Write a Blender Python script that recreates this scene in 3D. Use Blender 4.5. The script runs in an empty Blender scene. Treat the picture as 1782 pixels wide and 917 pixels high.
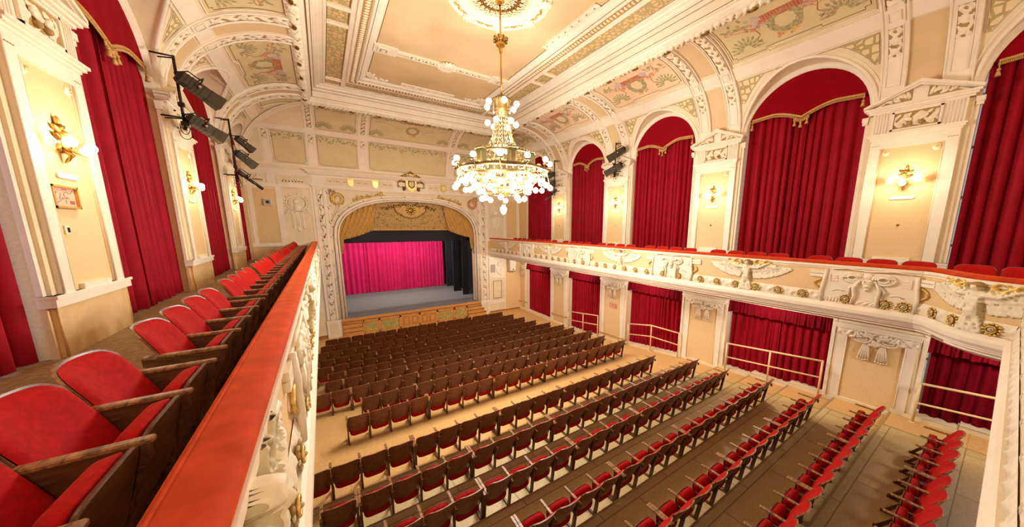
import bpy, math, random
import numpy as np
from math import sin, cos, pi, sqrt, radians, exp
from mathutils import Matrix, Vector

random.seed(11)
SC = bpy.context.scene
COL = SC.collection

# ------------------------------------------------------------------ camera, world, exposure
cam_data = bpy.data.cameras.new('camera')
cam = bpy.data.objects.new('camera', cam_data)
COL.objects.link(cam)
F_PX, CX, CY = 555.91, 940.61, 488.85           # focal length and principal point of the 1782 x 917 frame
CR = ((0.8294652, -0.5585561, 0.0015785), (-0.0921518, -0.1396333, -0.9859060), (0.5509042, 0.8176293, -0.1672929))
cam.matrix_world = Matrix(((CR[0][0], -CR[1][0], -CR[2][0], 0.0),
                           (CR[0][1], -CR[1][1], -CR[2][1], 0.0),
                           (CR[0][2], -CR[1][2], -CR[2][2], 6.0),
                           (0, 0, 0, 1)))
cam_data.sensor_fit = 'HORIZONTAL'
cam_data.sensor_width = 36.0
cam_data.lens = F_PX / 1782.0 * 36.0
cam_data.shift_x = (891.0 - CX) / 1782.0
cam_data.shift_y = (CY - 458.5) / 1782.0
cam_data.clip_start = 0.02
cam_data.clip_end = 200
SC.camera = cam
vs = SC.view_settings
vs.view_transform = 'Standard'
vs.look = 'None'
vs.gamma = 1.0
vs.exposure = -0.6
vs.use_curve_mapping = False
SC.cycles.max_bounces = 8
SC.cycles.diffuse_bounces = 5
SC.cycles.glossy_bounces = 3
SC.cycles.sample_clamp_indirect = 6.0
SC.cycles.caustics_reflective = False
SC.cycles.caustics_refractive = False
world = bpy.data.worlds.new('world')
SC.world = world
world.use_nodes = True
world.node_tree.nodes['Background'].inputs[0].default_value = (0.75, 0.86, 1.0, 1)
world.node_tree.nodes['Background'].inputs[1].default_value = 0.6

# lamp powers (watts of the Blender lamps; soffit, rear and stage ones are added fill)
W_CHANDELIER = 4000.0
W_SCONCE = 45.0
W_SOFFIT_FILL = 150.0
W_REAR_FILL = 900.0
W_STAGE_FILL = 700.0
GLOBE_GLOW = 16.0
WARM = (1.0, 0.955, 0.875)
WARM2 = (1.0, 0.88, 0.68)

# ------------------------------------------------------------------ materials
def _mat(name):
    m = bpy.data.materials.new(name)
    m.use_nodes = True
    nt = m.node_tree
    return m, nt, nt.nodes['Principled BSDF']

def lin(c):
    return tuple(((v / 255.0) / 12.92 if v / 255.0 <= 0.04045 else ((v / 255.0 + 0.055) / 1.055) ** 2.4) for v in c) + (1.0,)

def simple(name, rgb, rough=0.6, metal=0.0, noise=0.08, scale=6.0, bump=0.0, bscale=60.0, sheen=0.0, sheen_tint=None, spec=0.5, coat=0.0):
    m, nt, b = _mat(name)
    c = lin(rgb)
    b.inputs['Roughness'].default_value = rough
    b.inputs['Metallic'].default_value = metal
    b.inputs['Specular IOR Level'].default_value = spec
    if coat:
        b.inputs['Coat Weight'].default_value = coat
    if sheen:
        b.inputs['Sheen Weight'].default_value = sheen
        b.inputs['Sheen Roughness'].default_value = 0.35
        b.inputs['Sheen Tint'].default_value = lin(sheen_tint or rgb)
    tc = nt.nodes.new('ShaderNodeTexCoord')
    n = nt.nodes.new('ShaderNodeTexNoise')
    n.inputs['Scale'].default_value = scale
    n.inputs['Detail'].default_value = 4.0
    nt.links.new(tc.outputs['Object'], n.inputs['Vector'])
    r = nt.nodes.new('ShaderNodeValToRGB')
    r.color_ramp.elements[0].position = 0.3
    r.color_ramp.elements[1].position = 0.7
    r.color_ramp.elements[0].color = (c[0] * (1 - noise), c[1] * (1 - noise), c[2] * (1 - noise), 1)
    r.color_ramp.elements[1].color = (min(1, c[0] * (1 + noise)), min(1, c[1] * (1 + noise)), min(1, c[2] * (1 + noise)), 1)
    nt.links.new(n.outputs['Fac'], r.inputs['Fac'])
    nt.links.new(r.outputs['Color'], b.inputs['Base Color'])
    if bump:
        n2 = nt.nodes.new('ShaderNodeTexNoise')
        n2.inputs['Scale'].default_value = bscale
        n2.inputs['Detail'].default_value = 3.0
        nt.links.new(tc.outputs['Object'], n2.inputs['Vector'])
        bp = nt.nodes.new('ShaderNodeBump')
        bp.inputs['Strength'].default_value = bump
        bp.inputs['Distance'].default_value = 0.02
        nt.links.new(n2.outputs['Fac'], bp.inputs['Height'])
        nt.links.new(bp.outputs['Normal'], b.inputs['Normal'])
    return m

def wood(name, dark, light, rough=0.4, scale=(1.0, 9.0, 9.0), coat=0.0, spec=0.5):
    m, nt, b = _mat(name)
    b.inputs['Roughness'].default_value = rough
    b.inputs['Specular IOR Level'].default_value = spec
    b.inputs['Coat Weight'].default_value = coat
    tc = nt.nodes.new('ShaderNodeTexCoord')
    mp = nt.nodes.new('ShaderNodeMapping')
    mp.inputs['Scale'].default_value = scale
    n = nt.nodes.new('ShaderNodeTexNoise')
    n.inputs['Scale'].default_value = 4.0
    n.inputs['Detail'].default_value = 6.0
    n.inputs['Distortion'].default_value = 0.8
    r = nt.nodes.new('ShaderNodeValToRGB')
    r.color_ramp.elements[0].position = 0.32
    r.color_ramp.elements[1].position = 0.70
    r.color_ramp.elements[0].color = lin(dark)
    r.color_ramp.elements[1].color = lin(light)
    nt.links.new(tc.outputs['Object'], mp.inputs['Vector'])
    nt.links.new(mp.outputs['Vector'], n.inputs['Vector'])
    nt.links.new(n.outputs['Fac'], r.inputs['Fac'])
    nt.links.new(r.outputs['Color'], b.inputs['Base Color'])
    return m

def glow(name, rgb, strength, sample=False):
    m, nt, b = _mat(name)
    c = lin(rgb)
    b.inputs['Base Color'].default_value = c
    b.inputs['Emission Color'].default_value = c
    b.inputs['Emission Strength'].default_value = strength
    m.cycles.emission_sampling = 'AUTO' if sample else 'NONE'
    return m

def pattern(name, ground, figure, scale=7.0, thresh=0.075, rough=0.7, kind='arabesque', third=None):
    """two-tone painted ornament: curling figure lines on a ground"""
    m, nt, b = _mat(name)
    b.inputs['Roughness'].default_value = rough
    tc = nt.nodes.new('ShaderNodeTexCoord')
    w = nt.nodes.new('ShaderNodeTexNoise')
    w.inputs['Scale'].default_value = scale * 0.35
    mx = nt.nodes.new('ShaderNodeMix'); mx.data_type = 'VECTOR'
    mx.inputs['Factor'].default_value = 0.08
    v = nt.nodes.new('ShaderNodeTexVoronoi')
    v.feature = 'DISTANCE_TO_EDGE'
    v.inputs['Scale'].default_value = scale
    v.inputs['Randomness'].default_value = 0.55
    nt.links.new(tc.outputs['Object'], w.inputs['Vector'])
    nt.links.new(tc.outputs['Object'], mx.inputs['A'])
    nt.links.new(w.outputs['Color'], mx.inputs['B'])
    nt.links.new(mx.outputs['Result'], v.inputs['Vector'])
    r = nt.nodes.new('ShaderNodeValToRGB')
    r.color_ramp.interpolation = 'EASE'
    r.color_ramp.elements[0].position = thresh
    r.color_ramp.elements[0].color = lin(figure)
    r.color_ramp.elements[1].position = thresh + 0.07
    r.color_ramp.elements[1].color = lin(ground)
    if third:
        e = r.color_ramp.elements.new(min(0.95, thresh + 0.25)); e.color = lin(ground)
        e = r.color_ramp.elements.new(min(0.98, thresh + 0.32)); e.color = lin(third)
    nt.links.new(v.outputs['Distance'], r.inputs['Fac'])
    nt.links.new(r.outputs['Color'], b.inputs['Base Color'])
    return m

def tiles(name, c1, c2, mortar, sx, sy, rough=0.55, msize=0.008, rot=0.0, spec=0.4):
    m, nt, b = _mat(name)
    b.inputs['Roughness'].default_value = rough
    b.inputs['Specular IOR Level'].default_value = spec
    tc = nt.nodes.new('ShaderNodeTexCoord')
    mp = nt.nodes.new('ShaderNodeMapping')
    mp.inputs['Rotation'].default_value = (0, 0, rot)
    br = nt.nodes.new('ShaderNodeTexBrick')
    br.inputs['Scale'].default_value = 1.0
    br.inputs['Brick Width'].default_value = sx
    br.inputs['Row Height'].default_value = sy
    br.inputs['Mortar Size'].default_value = msize
    br.inputs['Mortar Smooth'].default_value = 0.3
    br.inputs['Bias'].default_value = 0.0
    br.inputs['Color1'].default_value = lin(c1)
    br.inputs['Color2'].default_value = lin(c2)
    br.inputs['Mortar'].default_value = lin(mortar)
    n = nt.nodes.new('ShaderNodeTexNoise')
    n.inputs['Scale'].default_value = 25.0
    n.inputs['Detail'].default_value = 5.0
    mx = nt.nodes.new('ShaderNodeMix'); mx.data_type = 'RGBA'; mx.blend_type = 'MULTIPLY'
    mx.inputs['Factor'].default_value = 0.45
    rr = nt.nodes.new('ShaderNodeValToRGB')
    rr.color_ramp.elements[0].position = 0.3; rr.color_ramp.elements[0].color = (0.6, 0.6, 0.6, 1)
    rr.color_ramp.elements[1].position = 0.65; rr.color_ramp.elements[1].color = (1, 1, 1, 1)
    nt.links.new(tc.outputs['Object'], mp.inputs['Vector'])
    nt.links.new(mp.outputs['Vector'], br.inputs['Vector'])
    nt.links.new(tc.outputs['Object'], n.inputs['Vector'])
    nt.links.new(n.outputs['Fac'], rr.inputs['Fac'])
    nt.links.new(br.outputs['Color'], mx.inputs['A'])
    nt.links.new(rr.outputs['Color'], mx.inputs['B'])
    nt.links.new(mx.outputs['Result'], b.inputs['Base Color'])
    return m

M = {}
M['white'] = simple('white_plaster', (238, 224, 200), 0.55, noise=0.04, scale=3, bump=0.05, bscale=30)
M['cream'] = simple('cream_plaster', (230, 211, 174), 0.6, noise=0.05, scale=3)
M['ceiling'] = simple('ceiling_plaster', (216, 186, 140), 0.65, noise=0.07, scale=0.9)
M['peach'] = simple('peach_wallpaper', (226, 192, 140), 0.7, noise=0.07, scale=40, bump=0.08, bscale=120)
M['dado'] = simple('dado_paint', (220, 182, 128), 0.55, noise=0.09, scale=4)
M['olive'] = simple('olive_cream_plaster', (216, 196, 148), 0.65, noise=0.05, scale=2)
M['pinkpanel'] = simple('pink_cream_plaster', (232, 200, 160), 0.65, noise=0.05, scale=2)
M['line'] = simple('umber_line_paint', (120, 88, 44), 0.7)
M['umber'] = simple('umber_relief_ground', (168, 132, 74), 0.7, noise=0.15, scale=12)
M['relief'] = simple('antiqued_plaster_relief', (236, 222, 194), 0.5, noise=0.10, scale=14)
M['reliefgold'] = simple('pale_gold_relief', (226, 190, 104), 0.42, metal=0.35, noise=0.2, scale=20)
M['gold'] = simple('gilding', (214, 172, 88), 0.36, metal=0.75, noise=0.18, scale=18)
M['darkgold'] = simple('dark_gilding', (128, 88, 26), 0.4, metal=0.7, noise=0.3, scale=25)
M['brass'] = simple('polished_brass', (222, 178, 88), 0.22, metal=1.0, noise=0.05)
M['ivorypaint'] = simple('ivory_enamel_tube', (226, 196, 138), 0.3, noise=0.03)
M['green'] = simple('painted_leaf_green', (160, 150, 104), 0.7, noise=0.18, scale=20)
M['dullgreen'] = simple('painted_olive_ornament', (186, 168, 122), 0.7, noise=0.15, scale=20)
M['garnet'] = simple('painted_plaque_red', (184, 104, 74), 0.7, noise=0.1)
M['ribbon'] = simple('painted_ribbon', (208, 142, 102), 0.7, noise=0.1)
M['lilac'] = simple('painted_scroll_grey', (196, 180, 168), 0.7, noise=0.1)
M['velvet'] = simple('crimson_velvet', (142, 3, 26), 0.7, noise=0.12, scale=3, sheen=0.5, sheen_tint=(255, 90, 120), spec=0.15)
M['lunette'] = simple('crimson_felt', (134, 3, 18), 0.9, noise=0.05, scale=3, sheen=0.1, sheen_tint=(255, 40, 60), spec=0.1)
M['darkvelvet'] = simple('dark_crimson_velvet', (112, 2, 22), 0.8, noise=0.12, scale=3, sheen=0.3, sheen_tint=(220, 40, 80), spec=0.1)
M['seatred'] = simple('scarlet_seat_plush', (168, 18, 14), 0.8, noise=0.2, scale=30, sheen=0.2, sheen_tint=(255, 120, 80), spec=0.1)
M['stallsredshade'] = simple('shade_red_seat_plush', (150, 14, 14), 0.8, noise=0.2, scale=30, sheen=0.2, sheen_tint=(255, 110, 80), spec=0.1)  # seat red deepened to carry the shading on the tipped-up stalls seats
M['railred'] = simple('orange_red_rail_velvet', (186, 64, 28), 0.8, noise=0.2, scale=9, sheen=0.35, sheen_tint=(255, 140, 80), spec=0.1)
M['seatwood'] = wood('red_brown_chair_veneer', (84, 40, 19), (128, 70, 35), 0.42, (9, 9, 1.2))
M['seatwooddark'] = wood('dark_chair_timber', (66, 36, 17), (110, 68, 34), 0.45, (2, 2, 9))
M['armwood'] = wood('worn_arm_timber', (84, 48, 22), (176, 128, 76), 0.4, (2, 8, 8))
M['oak'] = wood('honey_oak', (190, 128, 58), (220, 160, 86), 0.42, (1.2, 6, 7))
M['oakdark'] = wood('honey_oak_recess', (150, 92, 36), (180, 116, 52), 0.5, (1.2, 6, 7))
M['grille'] = pattern('pierced_floral_grille', (92, 84, 40), (196, 176, 96), 16.0, 0.16)
M['floor'] = tiles('ochre_lino_floor', (216, 170, 108), (210, 164, 102), (180, 134, 80), 4.0, 1.2, 0.5, 0.006, 0.0, 0.35)
M['terrace'] = tiles('board_terrace_floor', (206, 178, 126), (192, 164, 112), (140, 116, 72), 1.75, 1.08, 0.5, 0.01, 0.0, 0.4)
M['terraceedge'] = simple('terrace_nosing', (160, 132, 82), 0.5)
M['galleryfloor'] = simple('worn_gallery_carpet', (150, 118, 76), 0.9, noise=0.3, scale=18)
M['stagefloor'] = simple('grey_stage_cloth', (106, 105, 104), 0.85, noise=0.08, scale=20)
M['pink'] = simple('magenta_backdrop_cloth', (198, 34, 92), 0.8, noise=0.1, scale=3, sheen=0.3, sheen_tint=(255, 90, 150), spec=0.1)
M['black'] = simple('black_stage_cloth', (20, 14, 16), 0.95, noise=0.2)
M['blacknavy'] = simple('blue_black_leg_cloth', (30, 26, 36), 0.9, noise=0.2)
M['swag'] = simple('old_gold_drapery', (206, 164, 88), 0.6, noise=0.2, scale=14, sheen=0.2)
M['brocade'] = pattern('old_gold_brocade', (206, 170, 104), (150, 114, 62), 13.0, 0.07, 0.7, third=(214, 182, 120))
M['frieze'] = pattern('arabesque_frieze_paint', (216, 184, 132), (176, 154, 102), 7.5, 0.07, 0.7, third=(214, 176, 122))
M['spandrel'] = pattern('leaf_spandrel_paint', (230, 206, 158), (176, 156, 104), 6.5, 0.09)
M['steel'] = simple('weathered_lamp_steel', (64, 54, 40), 0.4, metal=0.5, noise=0.25, scale=12)
M['iron'] = simple('dark_iron', (46, 38, 28), 0.5, metal=0.6, noise=0.2)
M['lens'] = simple('lamp_lens', (200, 196, 186), 0.08, metal=0.9, noise=0.02)
M['speaker'] = simple('off_white_speaker_case', (226, 214, 190), 0.45, noise=0.03)
M['speakergrey'] = simple('speaker_cloth_grey', (172, 164, 150), 0.8, noise=0.05)
M['blackplastic'] = simple('black_plastic', (24, 22, 22), 0.4)
M['notice'] = simple('pink_notice_paper', (226, 168, 140), 0.6, noise=0.05)
M['noticeink'] = simple('notice_print', (150, 84, 62), 0.7)
M['frame'] = simple('gilt_picture_frame', (206, 164, 84), 0.4, metal=0.3, noise=0.1)
M['silver'] = simple('silvered_shield', (224, 206, 150), 0.3, metal=0.6)
M['whiteglass'] = glow('lit_opal_glass', (255, 236, 206), GLOBE_GLOW)
M['sconceglass'] = glow('lit_sconce_opal', (255, 220, 160), 14.0)
M['pendantglass'] = glow('dim_opal_pendant', (255, 236, 200), 1.1)
M['daylight'] = glow('bright_window_pane', (186, 208, 255), 2.6)
M['grilledark'] = simple('dark_bronze_grille', (62, 42, 18), 0.6, noise=0.3, scale=14)
M['oliveshade'] = simple('olive_relief_and_painted_shade', (196, 182, 144), 0.6, noise=0.12, scale=20)  # leaf and rosette olive; also shade painted into low edges of the figures
M['lampgold'] = simple('aged_chandelier_gilding', (120, 96, 54), 0.4, metal=0.6, noise=0.15, scale=18)
M['lampgolddark'] = simple('dull_chandelier_panel', (78, 64, 34), 0.5, metal=0.4, noise=0.2, scale=20)
M['crystal'] = simple('amber_crystal', (186, 164, 118), 0.15, metal=0.4, noise=0.1)
M['fringe'] = simple('gold_braid', (196, 150, 84), 0.55, metal=0.2, noise=0.25, scale=50)

# ------------------------------------------------------------------ mesh building
class MB:
    """collects vertices and faces with materials; build() links ONE mesh object"""
    def __init__(self):
        self.v = []; self.f = []; self.m = []; self.s = []; self.mats = []; self.X = None
    def mi(self, mat):
        if mat not in self.mats: self.mats.append(mat)
        return self.mats.index(mat)
    def add(self, vs_, fs, mat, smooth=False):
        b = len(self.v)
        if self.X is not None:
            vs_ = [tuple(self.X @ Vector(p)) for p in vs_]
        self.v.extend([tuple(map(float, p)) for p in vs_])
        k = self.mi(mat)
        for f in fs:
            self.f.append([i + b for i in f]); self.m.append(k); self.s.append(smooth)
    def box(self, x0, x1, y0, y1, z0, z1, mat):
        p = [(x0, y0, z0), (x1, y0, z0), (x1, y1, z0), (x0, y1, z0), (x0, y0, z1), (x1, y0, z1), (x1, y1, z1), (x0, y1, z1)]
        self.add(p, [(0, 3, 2, 1), (4, 5, 6, 7), (0, 1, 5, 4), (1, 2, 6, 5), (2, 3, 7, 6), (3, 0, 4, 7)], mat)
    def hexa(self, p, mat):
        self.add(p, [(0, 3, 2, 1), (4, 5, 6, 7), (0, 1, 5, 4), (1, 2, 6, 5), (2, 3, 7, 6), (3, 0, 4, 7)], mat)
    def bbox(self, x0, x1, y0, y1, z0, z1, mat, b=0.01):
        """box with chamfered edges"""
        import itertools
        xs, ys, zs = (x0, x1), (y0, y1), (z0, z1)
        P = []; idx = {}
        for cx in (0, 1):
            for cy in (0, 1):
                for cz in (0, 1):
                    for ax in range(3):
                        p = [xs[cx] + (b if cx == 0 else -b), ys[cy] + (b if cy == 0 else -b), zs[cz] + (b if cz == 0 else -b)]
                        p[ax] = (xs, ys, zs)[ax][(cx, cy, cz)[ax]]
                        idx[cx, cy, cz, ax] = len(P); P.append(p)
        F = []
        for ax in range(3):
            o = [a for a in range(3) if a != ax]
            for c in (0, 1):
                q = []
                for (u, w) in ((0, 0), (1, 0), (1, 1), (0, 1)):
                    k = [0, 0, 0]; k[ax] = c; k[o[0]] = u; k[o[1]] = w
                    q.append(idx[k[0], k[1], k[2], ax])
                F.append(q)
        for ax in range(3):
            o = [a for a in range(3) if a != ax]
            for u in (0, 1):
                for w in (0, 1):
                    q = []
                    for (c, fa) in ((0, o[0]), (0, o[1]), (1, o[1]), (1, o[0])):
                        k = [0, 0, 0]; k[ax] = c; k[o[0]] = u; k[o[1]] = w
                        q.append(idx[k[0], k[1], k[2], fa])
                    F.append(q)
        for cx in (0, 1):
            for cy in (0, 1):
                for cz in (0, 1):
                    F.append([idx[cx, cy, cz, a] for a in range(3)])
        self.add(P, F, mat)
    def poly(self, pts, h, mat):
        """extrude a planar polygon (3-D points) by the vector h"""
        n = len(pts); h = Vector(h)
        vs_ = [Vector(p) for p in pts] + [Vector(p) + h for p in pts]
        fs = [list(range(n))[::-1], list(range(n, 2 * n))] + [(i, (i + 1) % n, n + (i + 1) % n, n + i) for i in range(n)]
        self.add(vs_, fs, mat)
    def grid(self, P, mat, smooth=True, close_u=False, close_v=False):
        P = np.asarray(P, float); nu, nv = P.shape[:2]
        fs = []
        for i in range(nu if close_u else nu - 1):
            for j in range(nv if close_v else nv - 1):
                fs.append((i * nv + j, ((i + 1) % nu) * nv + j, ((i + 1) % nu) * nv + (j + 1) % nv, i * nv + (j + 1) % nv))
        self.add(P.reshape(-1, 3), fs, mat, smooth)
    def tube(self, path, r, mat, n=8, closed=False, caps=True):
        path = [Vector(p) for p in path]; k = len(path)
        rings = []; up = Vector((0.13, 0.21, 0.97)).normalized()
        for i, p in enumerate(path):
            a = path[(i - 1) % k] if (closed or i > 0) else p
            b = path[(i + 1) % k] if (closed or i < k - 1) else p
            t = (b - a)
            t = t.normalized() if t.length > 1e-9 else Vector((0, 0, 1))
            s = t.cross(up)
            if s.length < 1e-3: s = t.cross(Vector((1, 0, 0)))
            s.normalize(); u = s.cross(t).normalized()
            rr = r[i] if hasattr(r, '__len__') else r
            rings.append([p + (s * cos(2 * pi * j / n) + u * sin(2 * pi * j / n)) * rr for j in range(n)])
        vs_ = [q for R_ in rings for q in R_]; fs = []
        for i in range(k if closed else k - 1):
            for j in range(n):
                i2 = (i + 1) % k
                fs.append((i * n + j, i * n + (j + 1) % n, i2 * n + (j + 1) % n, i2 * n + j))
        if caps and not closed:
            fs.append(list(range(n))[::-1]); fs.append(list(range((k - 1) * n, k * n)))
        self.add(vs_, fs, mat, True)
    def lathe(self, prof, mat, n=20, c=(0, 0, 0), axis='z', smooth=True):
        vs_ = []
        for (r, z) in prof:
            for j in range(n):
                a = 2 * pi * j / n
                p = (r * cos(a), r * sin(a), z)
                if axis == 'x': p = (z, r * cos(a), r * sin(a))
                if axis == 'y': p = (r * cos(a), z, r * sin(a))
                vs_.append((p[0] + c[0], p[1] + c[1], p[2] + c[2]))
        fs = []
        for i in range(len(prof) - 1):
            for j in range(n):
                fs.append((i * n + j, i * n + (j + 1) % n, (i + 1) * n + (j + 1) % n, (i + 1) * n + j))
        self.add(vs_, fs, mat, smooth)
    def ell(self, c, A, B, Cc, mat, nu=8, nv=5):
        """ellipsoid with half axes A, B, Cc (vectors)"""
        c = Vector(c); A = Vector(A); B = Vector(B); Cc = Vector(Cc)
        vs_ = [c + Cc]; fs = []
        for i in range(1, nv):
            t = pi * i / nv
            for j in range(nu):
                a = 2 * pi * j / nu
                vs_.append(c + A * (sin(t) * cos(a)) + B * (sin(t) * sin(a)) + Cc * cos(t))
        vs_.append(c - Cc); e = len(vs_) - 1
        for j in range(nu): fs.append((0, 1 + j, 1 + (j + 1) % nu))
        for i in range(nv - 2):
            for j in range(nu):
                fs.append((1 + i * nu + j, 1 + (i + 1) * nu + j, 1 + (i + 1) * nu + (j + 1) % nu, 1 + i * nu + (j + 1) % nu))
        for j in range(nu): fs.append((e, 1 + (nv - 2) * nu + (j + 1) % nu, 1 + (nv - 2) * nu + j))
        self.add(vs_, fs, mat, True)
    def ball(self, c, r, mat, nu=10, nv=7):
        self.ell(c, (r, 0, 0), (0, r, 0), (0, 0, r), mat, nu, nv)
    def mesh(self, name):
        me = bpy.data.meshes.new(name)
        me.from_pydata(self.v, [], self.f)
        for m in self.mats: me.materials.append(m)
        me.polygons.foreach_set('material_index', self.m)
        me.polygons.foreach_set('use_smooth', self.s)
        me.update()
        return me
    def build(self, name, parent=None):
        o = bpy.data.objects.new(name, self.mesh(name))
        COL.objects.link(o)
        if parent is not None: o.parent = parent
        return o

def tag(o, label=None, cat=None, group=None, kind=None):
    if label: o['label'] = label
    if cat: o['category'] = cat
    if group: o['group'] = group
    if kind: o['kind'] = kind
    return o

def struct(mb, name, label=None, cat=None):
    return tag(mb.build(name), label, cat, None, 'structure')

def empty(name, loc, label, cat, group=None, rz=0.0):
    o = bpy.data.objects.new(name, None)
    o.empty_display_size = 0.1
    COL.objects.link(o)
    o.location = loc; o.rotation_euler = (0, 0, rz)
    return tag(o, label, cat, group)

KIDS = {}
def part(mb, name, parent, label=None):
    o = mb.build(name, parent)
    KIDS.setdefault(parent.name, []).append(o)
    if label: o['label'] = label
    return o

def copy_tree(root, loc, rz, label, group=None):
    r = root.copy(); COL.objects.link(r)
    r.location = loc; r.rotation_euler = (0, 0, rz)
    r['label'] = label
    if group: r['group'] = group
    for ch in KIDS.get(root.name, []):
        c = ch.copy(); COL.objects.link(c); c.parent = r
        for g in KIDS.get(ch.name, []):
            d = g.copy(); COL.objects.link(d); d.parent = c
    return r

ORD = ['zeroth', 'first', 'second', 'third', 'fourth', 'fifth', 'sixth', 'seventh', 'eighth', 'ninth', 'tenth', 'eleventh', 'twelfth', 'thirteenth',
       'fourteenth', 'fifteenth', 'sixteenth', 'seventeenth', 'eighteenth', 'nineteenth', 'twentieth', 'twenty-first', 'twenty-second', 'twenty-third', 'twenty-fourth',
       'twenty-fifth', 'twenty-sixth', 'twenty-seventh', 'twenty-eighth', 'twenty-ninth', 'thirtieth', 'thirty-first', 'thirty-second', 'thirty-third', 'thirty-fourth']

def point_lamp(name, loc, watts, color, radius, parent=None):
    d = bpy.data.lights.new(name, 'POINT')
    d.energy = watts; d.color = color; d.shadow_soft_size = radius
    o = bpy.data.objects.new(name, d); COL.objects.link(o)
    o.location = loc
    if parent is not None: o.parent = parent
    return o

# ------------------------------------------------------------------ the room's measures (floor in front of the stage is z = 0)
XL, XR = -2.8, 11.78            # side walls
YB, YR = 20.2, -8.0             # stage wall, rear wall
XM = 0.5 * (XL + XR)
GAL = 4.43                      # gallery floor
SPR = 8.9                       # springing line of cove and arches
TOP = 11.27                     # garland at the head of the cove
CZ = 12.0                       # ceiling
CA, CB, CH = 2.73, 2.33, TOP - SPR
PR = [15.36, 10.93, 6.32, 1.72, -2.9]
PL = [16.75, 11.9, 7.07, 2.2, -2.7]
WR = [(16.3, 19.27), (11.85, 14.5), (7.18, 10.05), (2.56, 5.46), (-2.02, 0.87)]
WL = [(17.56, 19.95), (12.72, 15.97), (7.9, 11.1), (3.0, 6.24), (-1.9, 1.38)]
EXPO = 2.12

def WSIDE(side):
    """wall coordinates (s along the wall, n into the room, z) -> world"""
    if side == 'R': return lambda s, n, z: (XR - n, s, z)
    return lambda s, n, z: (XL + n, s, z)

def cove_cs(th):
    c = max(0.0, cos(th)); s = max(0.0, sin(th))
    # superellipse quarter, exponent slightly above 2
    k = (c ** EXPO + s ** EXPO) ** (-1.0 / EXPO)
    return c * k, s * k

def cove_pt(side, s, th, off=0.0):
    c, q = cove_cs(th)
    nx, nz = c, q                                  # outward normal of the curve; off moves into the room
    l = math.hypot(nx, nz) or 1
    c2, q2 = c, q
    if side in 'RL':
        d = CA * (1 - c2) + off * nx / l
        z = SPR + CH * q2 - off * nz / l
        return (XR - d if side == 'R' else XL + d, s, z)
    d = CB * (1 - c2) + off * nx / l
    z = SPR + CH * q2 - off * nz / l
    return (s, YB - d, z)

def th_of_z(z):
    lo, hi = 0.0, pi / 2
    for _ in range(40):
        m = 0.5 * (lo + hi)
        if SPR + CH * cove_cs(m)[1] < z: lo = m
        else: hi = m
    return 0.5 * (lo + hi)

# ------------------------------------------------------------------ floor
EDGES = [6.65, 5.58, 4.50, 3.41, 2.32, 1.24, 0.16, -0.9]
def floor_z(y):
    if y > 13.2: return 0.0
    if y >= 6.65: return (13.2 - y) * 0.1165
    z = 0.763
    for i, e in enumerate(EDGES):
        if y < e - 1e-6: z = 0.763 + 0.105 * (i + 1) - 0.08
    return z

mb = MB()
prof = [(YB + 0.2, 0.0), (13.2, 0.0), (6.65, floor_z(6.65))]
for k in range(len(prof) - 1):
    (ya, za), (yb_, zb) = prof[k], prof[k + 1]
    mb.add([(XL, ya, za), (XR + 0.4, ya, za), (XR + 0.4, yb_, zb), (XL, yb_, zb)], [(0, 3, 2, 1)], M['floor'])
struct(mb, 'floor', 'ochre floor sloping up from the stage front to the cross aisle', 'floor')
mb = MB()
zprev = floor_z(6.65)
for i, e in enumerate(EDGES):
    z = floor_z(e - 0.01)
    e2 = EDGES[i + 1] if i + 1 < len(EDGES) else YR
    mb.add([(XL, e, zprev), (XR + 0.4, e, zprev), (XR + 0.4, e, z), (XL, e, z)], [(0, 1, 2, 3)], M['terraceedge'])
    mb.add([(XL, e, z), (10.8, e, z), (10.8, e2, z), (XL, e2, z)], [(0, 3, 2, 1)], M['terrace'])
    mb.add([(10.8, e, z), (XR + 0.4, e, z), (XR + 0.4, e2, z), (10.8, e2, z)], [(0, 3, 2, 1)], M['floor'])
    mb.box(10.78, 10.82, e2, e, z - 0.02, z + 0.003, M['terraceedge'])
    mb.box(XL, XR + 0.4, e - 0.03, e + 0.012, z - 0.02, z + 0.004, M['terraceedge'])
    zprev = z
struct(mb, 'floor', 'boarded terrace steps under the rear rows of seats', 'floor')

def wbox(mb, f, s0, s1, n0, n1, z0, z1, mat):
    mb.hexa([f(s0, n0, z0), f(s1, n0, z0), f(s1, n1, z0), f(s0, n1, z0), f(s0, n0, z1), f(s1, n0, z1), f(s1, n1, z1), f(s0, n1, z1)], mat)

def wpoly(mb, f, pts, n0, n1, mat):
    a = [f(s, n0, z) for s, z in pts]
    h = Vector(f(0, n1, 0)) - Vector(f(0, n0, 0))
    mb.poly(a, h, mat)

def wtube(mb, f, pts, r, mat, n=6, closed=False):
    mb.tube([f(*p) for p in pts], r, mat, n, closed)

def wleaf(mb, f, s, z, n, ang, L, W, D, mat, nu=7, nv=4):
    """a plump relief leaf or feather: flattened ellipsoid lying on the wall"""
    ca, sa = cos(ang), sin(ang)
    o = Vector(f(0, 0, 0))
    A = Vector(f(ca * L, 0, sa * L)) - o
    B = Vector(f(-sa * W, 0, ca * W)) - o
    C = Vector(f(0, D, 0)) - o
    c = Vector(f(s + ca * L, n, z + sa * L))
    mb.ell(c, B, C, A, mat, nu, nv)

def wball(mb, f, s, z, n, r, d, mat, nu=8, nv=5):
    o = Vector(f(0, 0, 0))
    mb.ell(f(s, n, z), Vector(f(r, 0, 0)) - o, Vector(f(0, 0, r)) - o, Vector(f(0, d, 0)) - o, mat, nu, nv)

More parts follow.
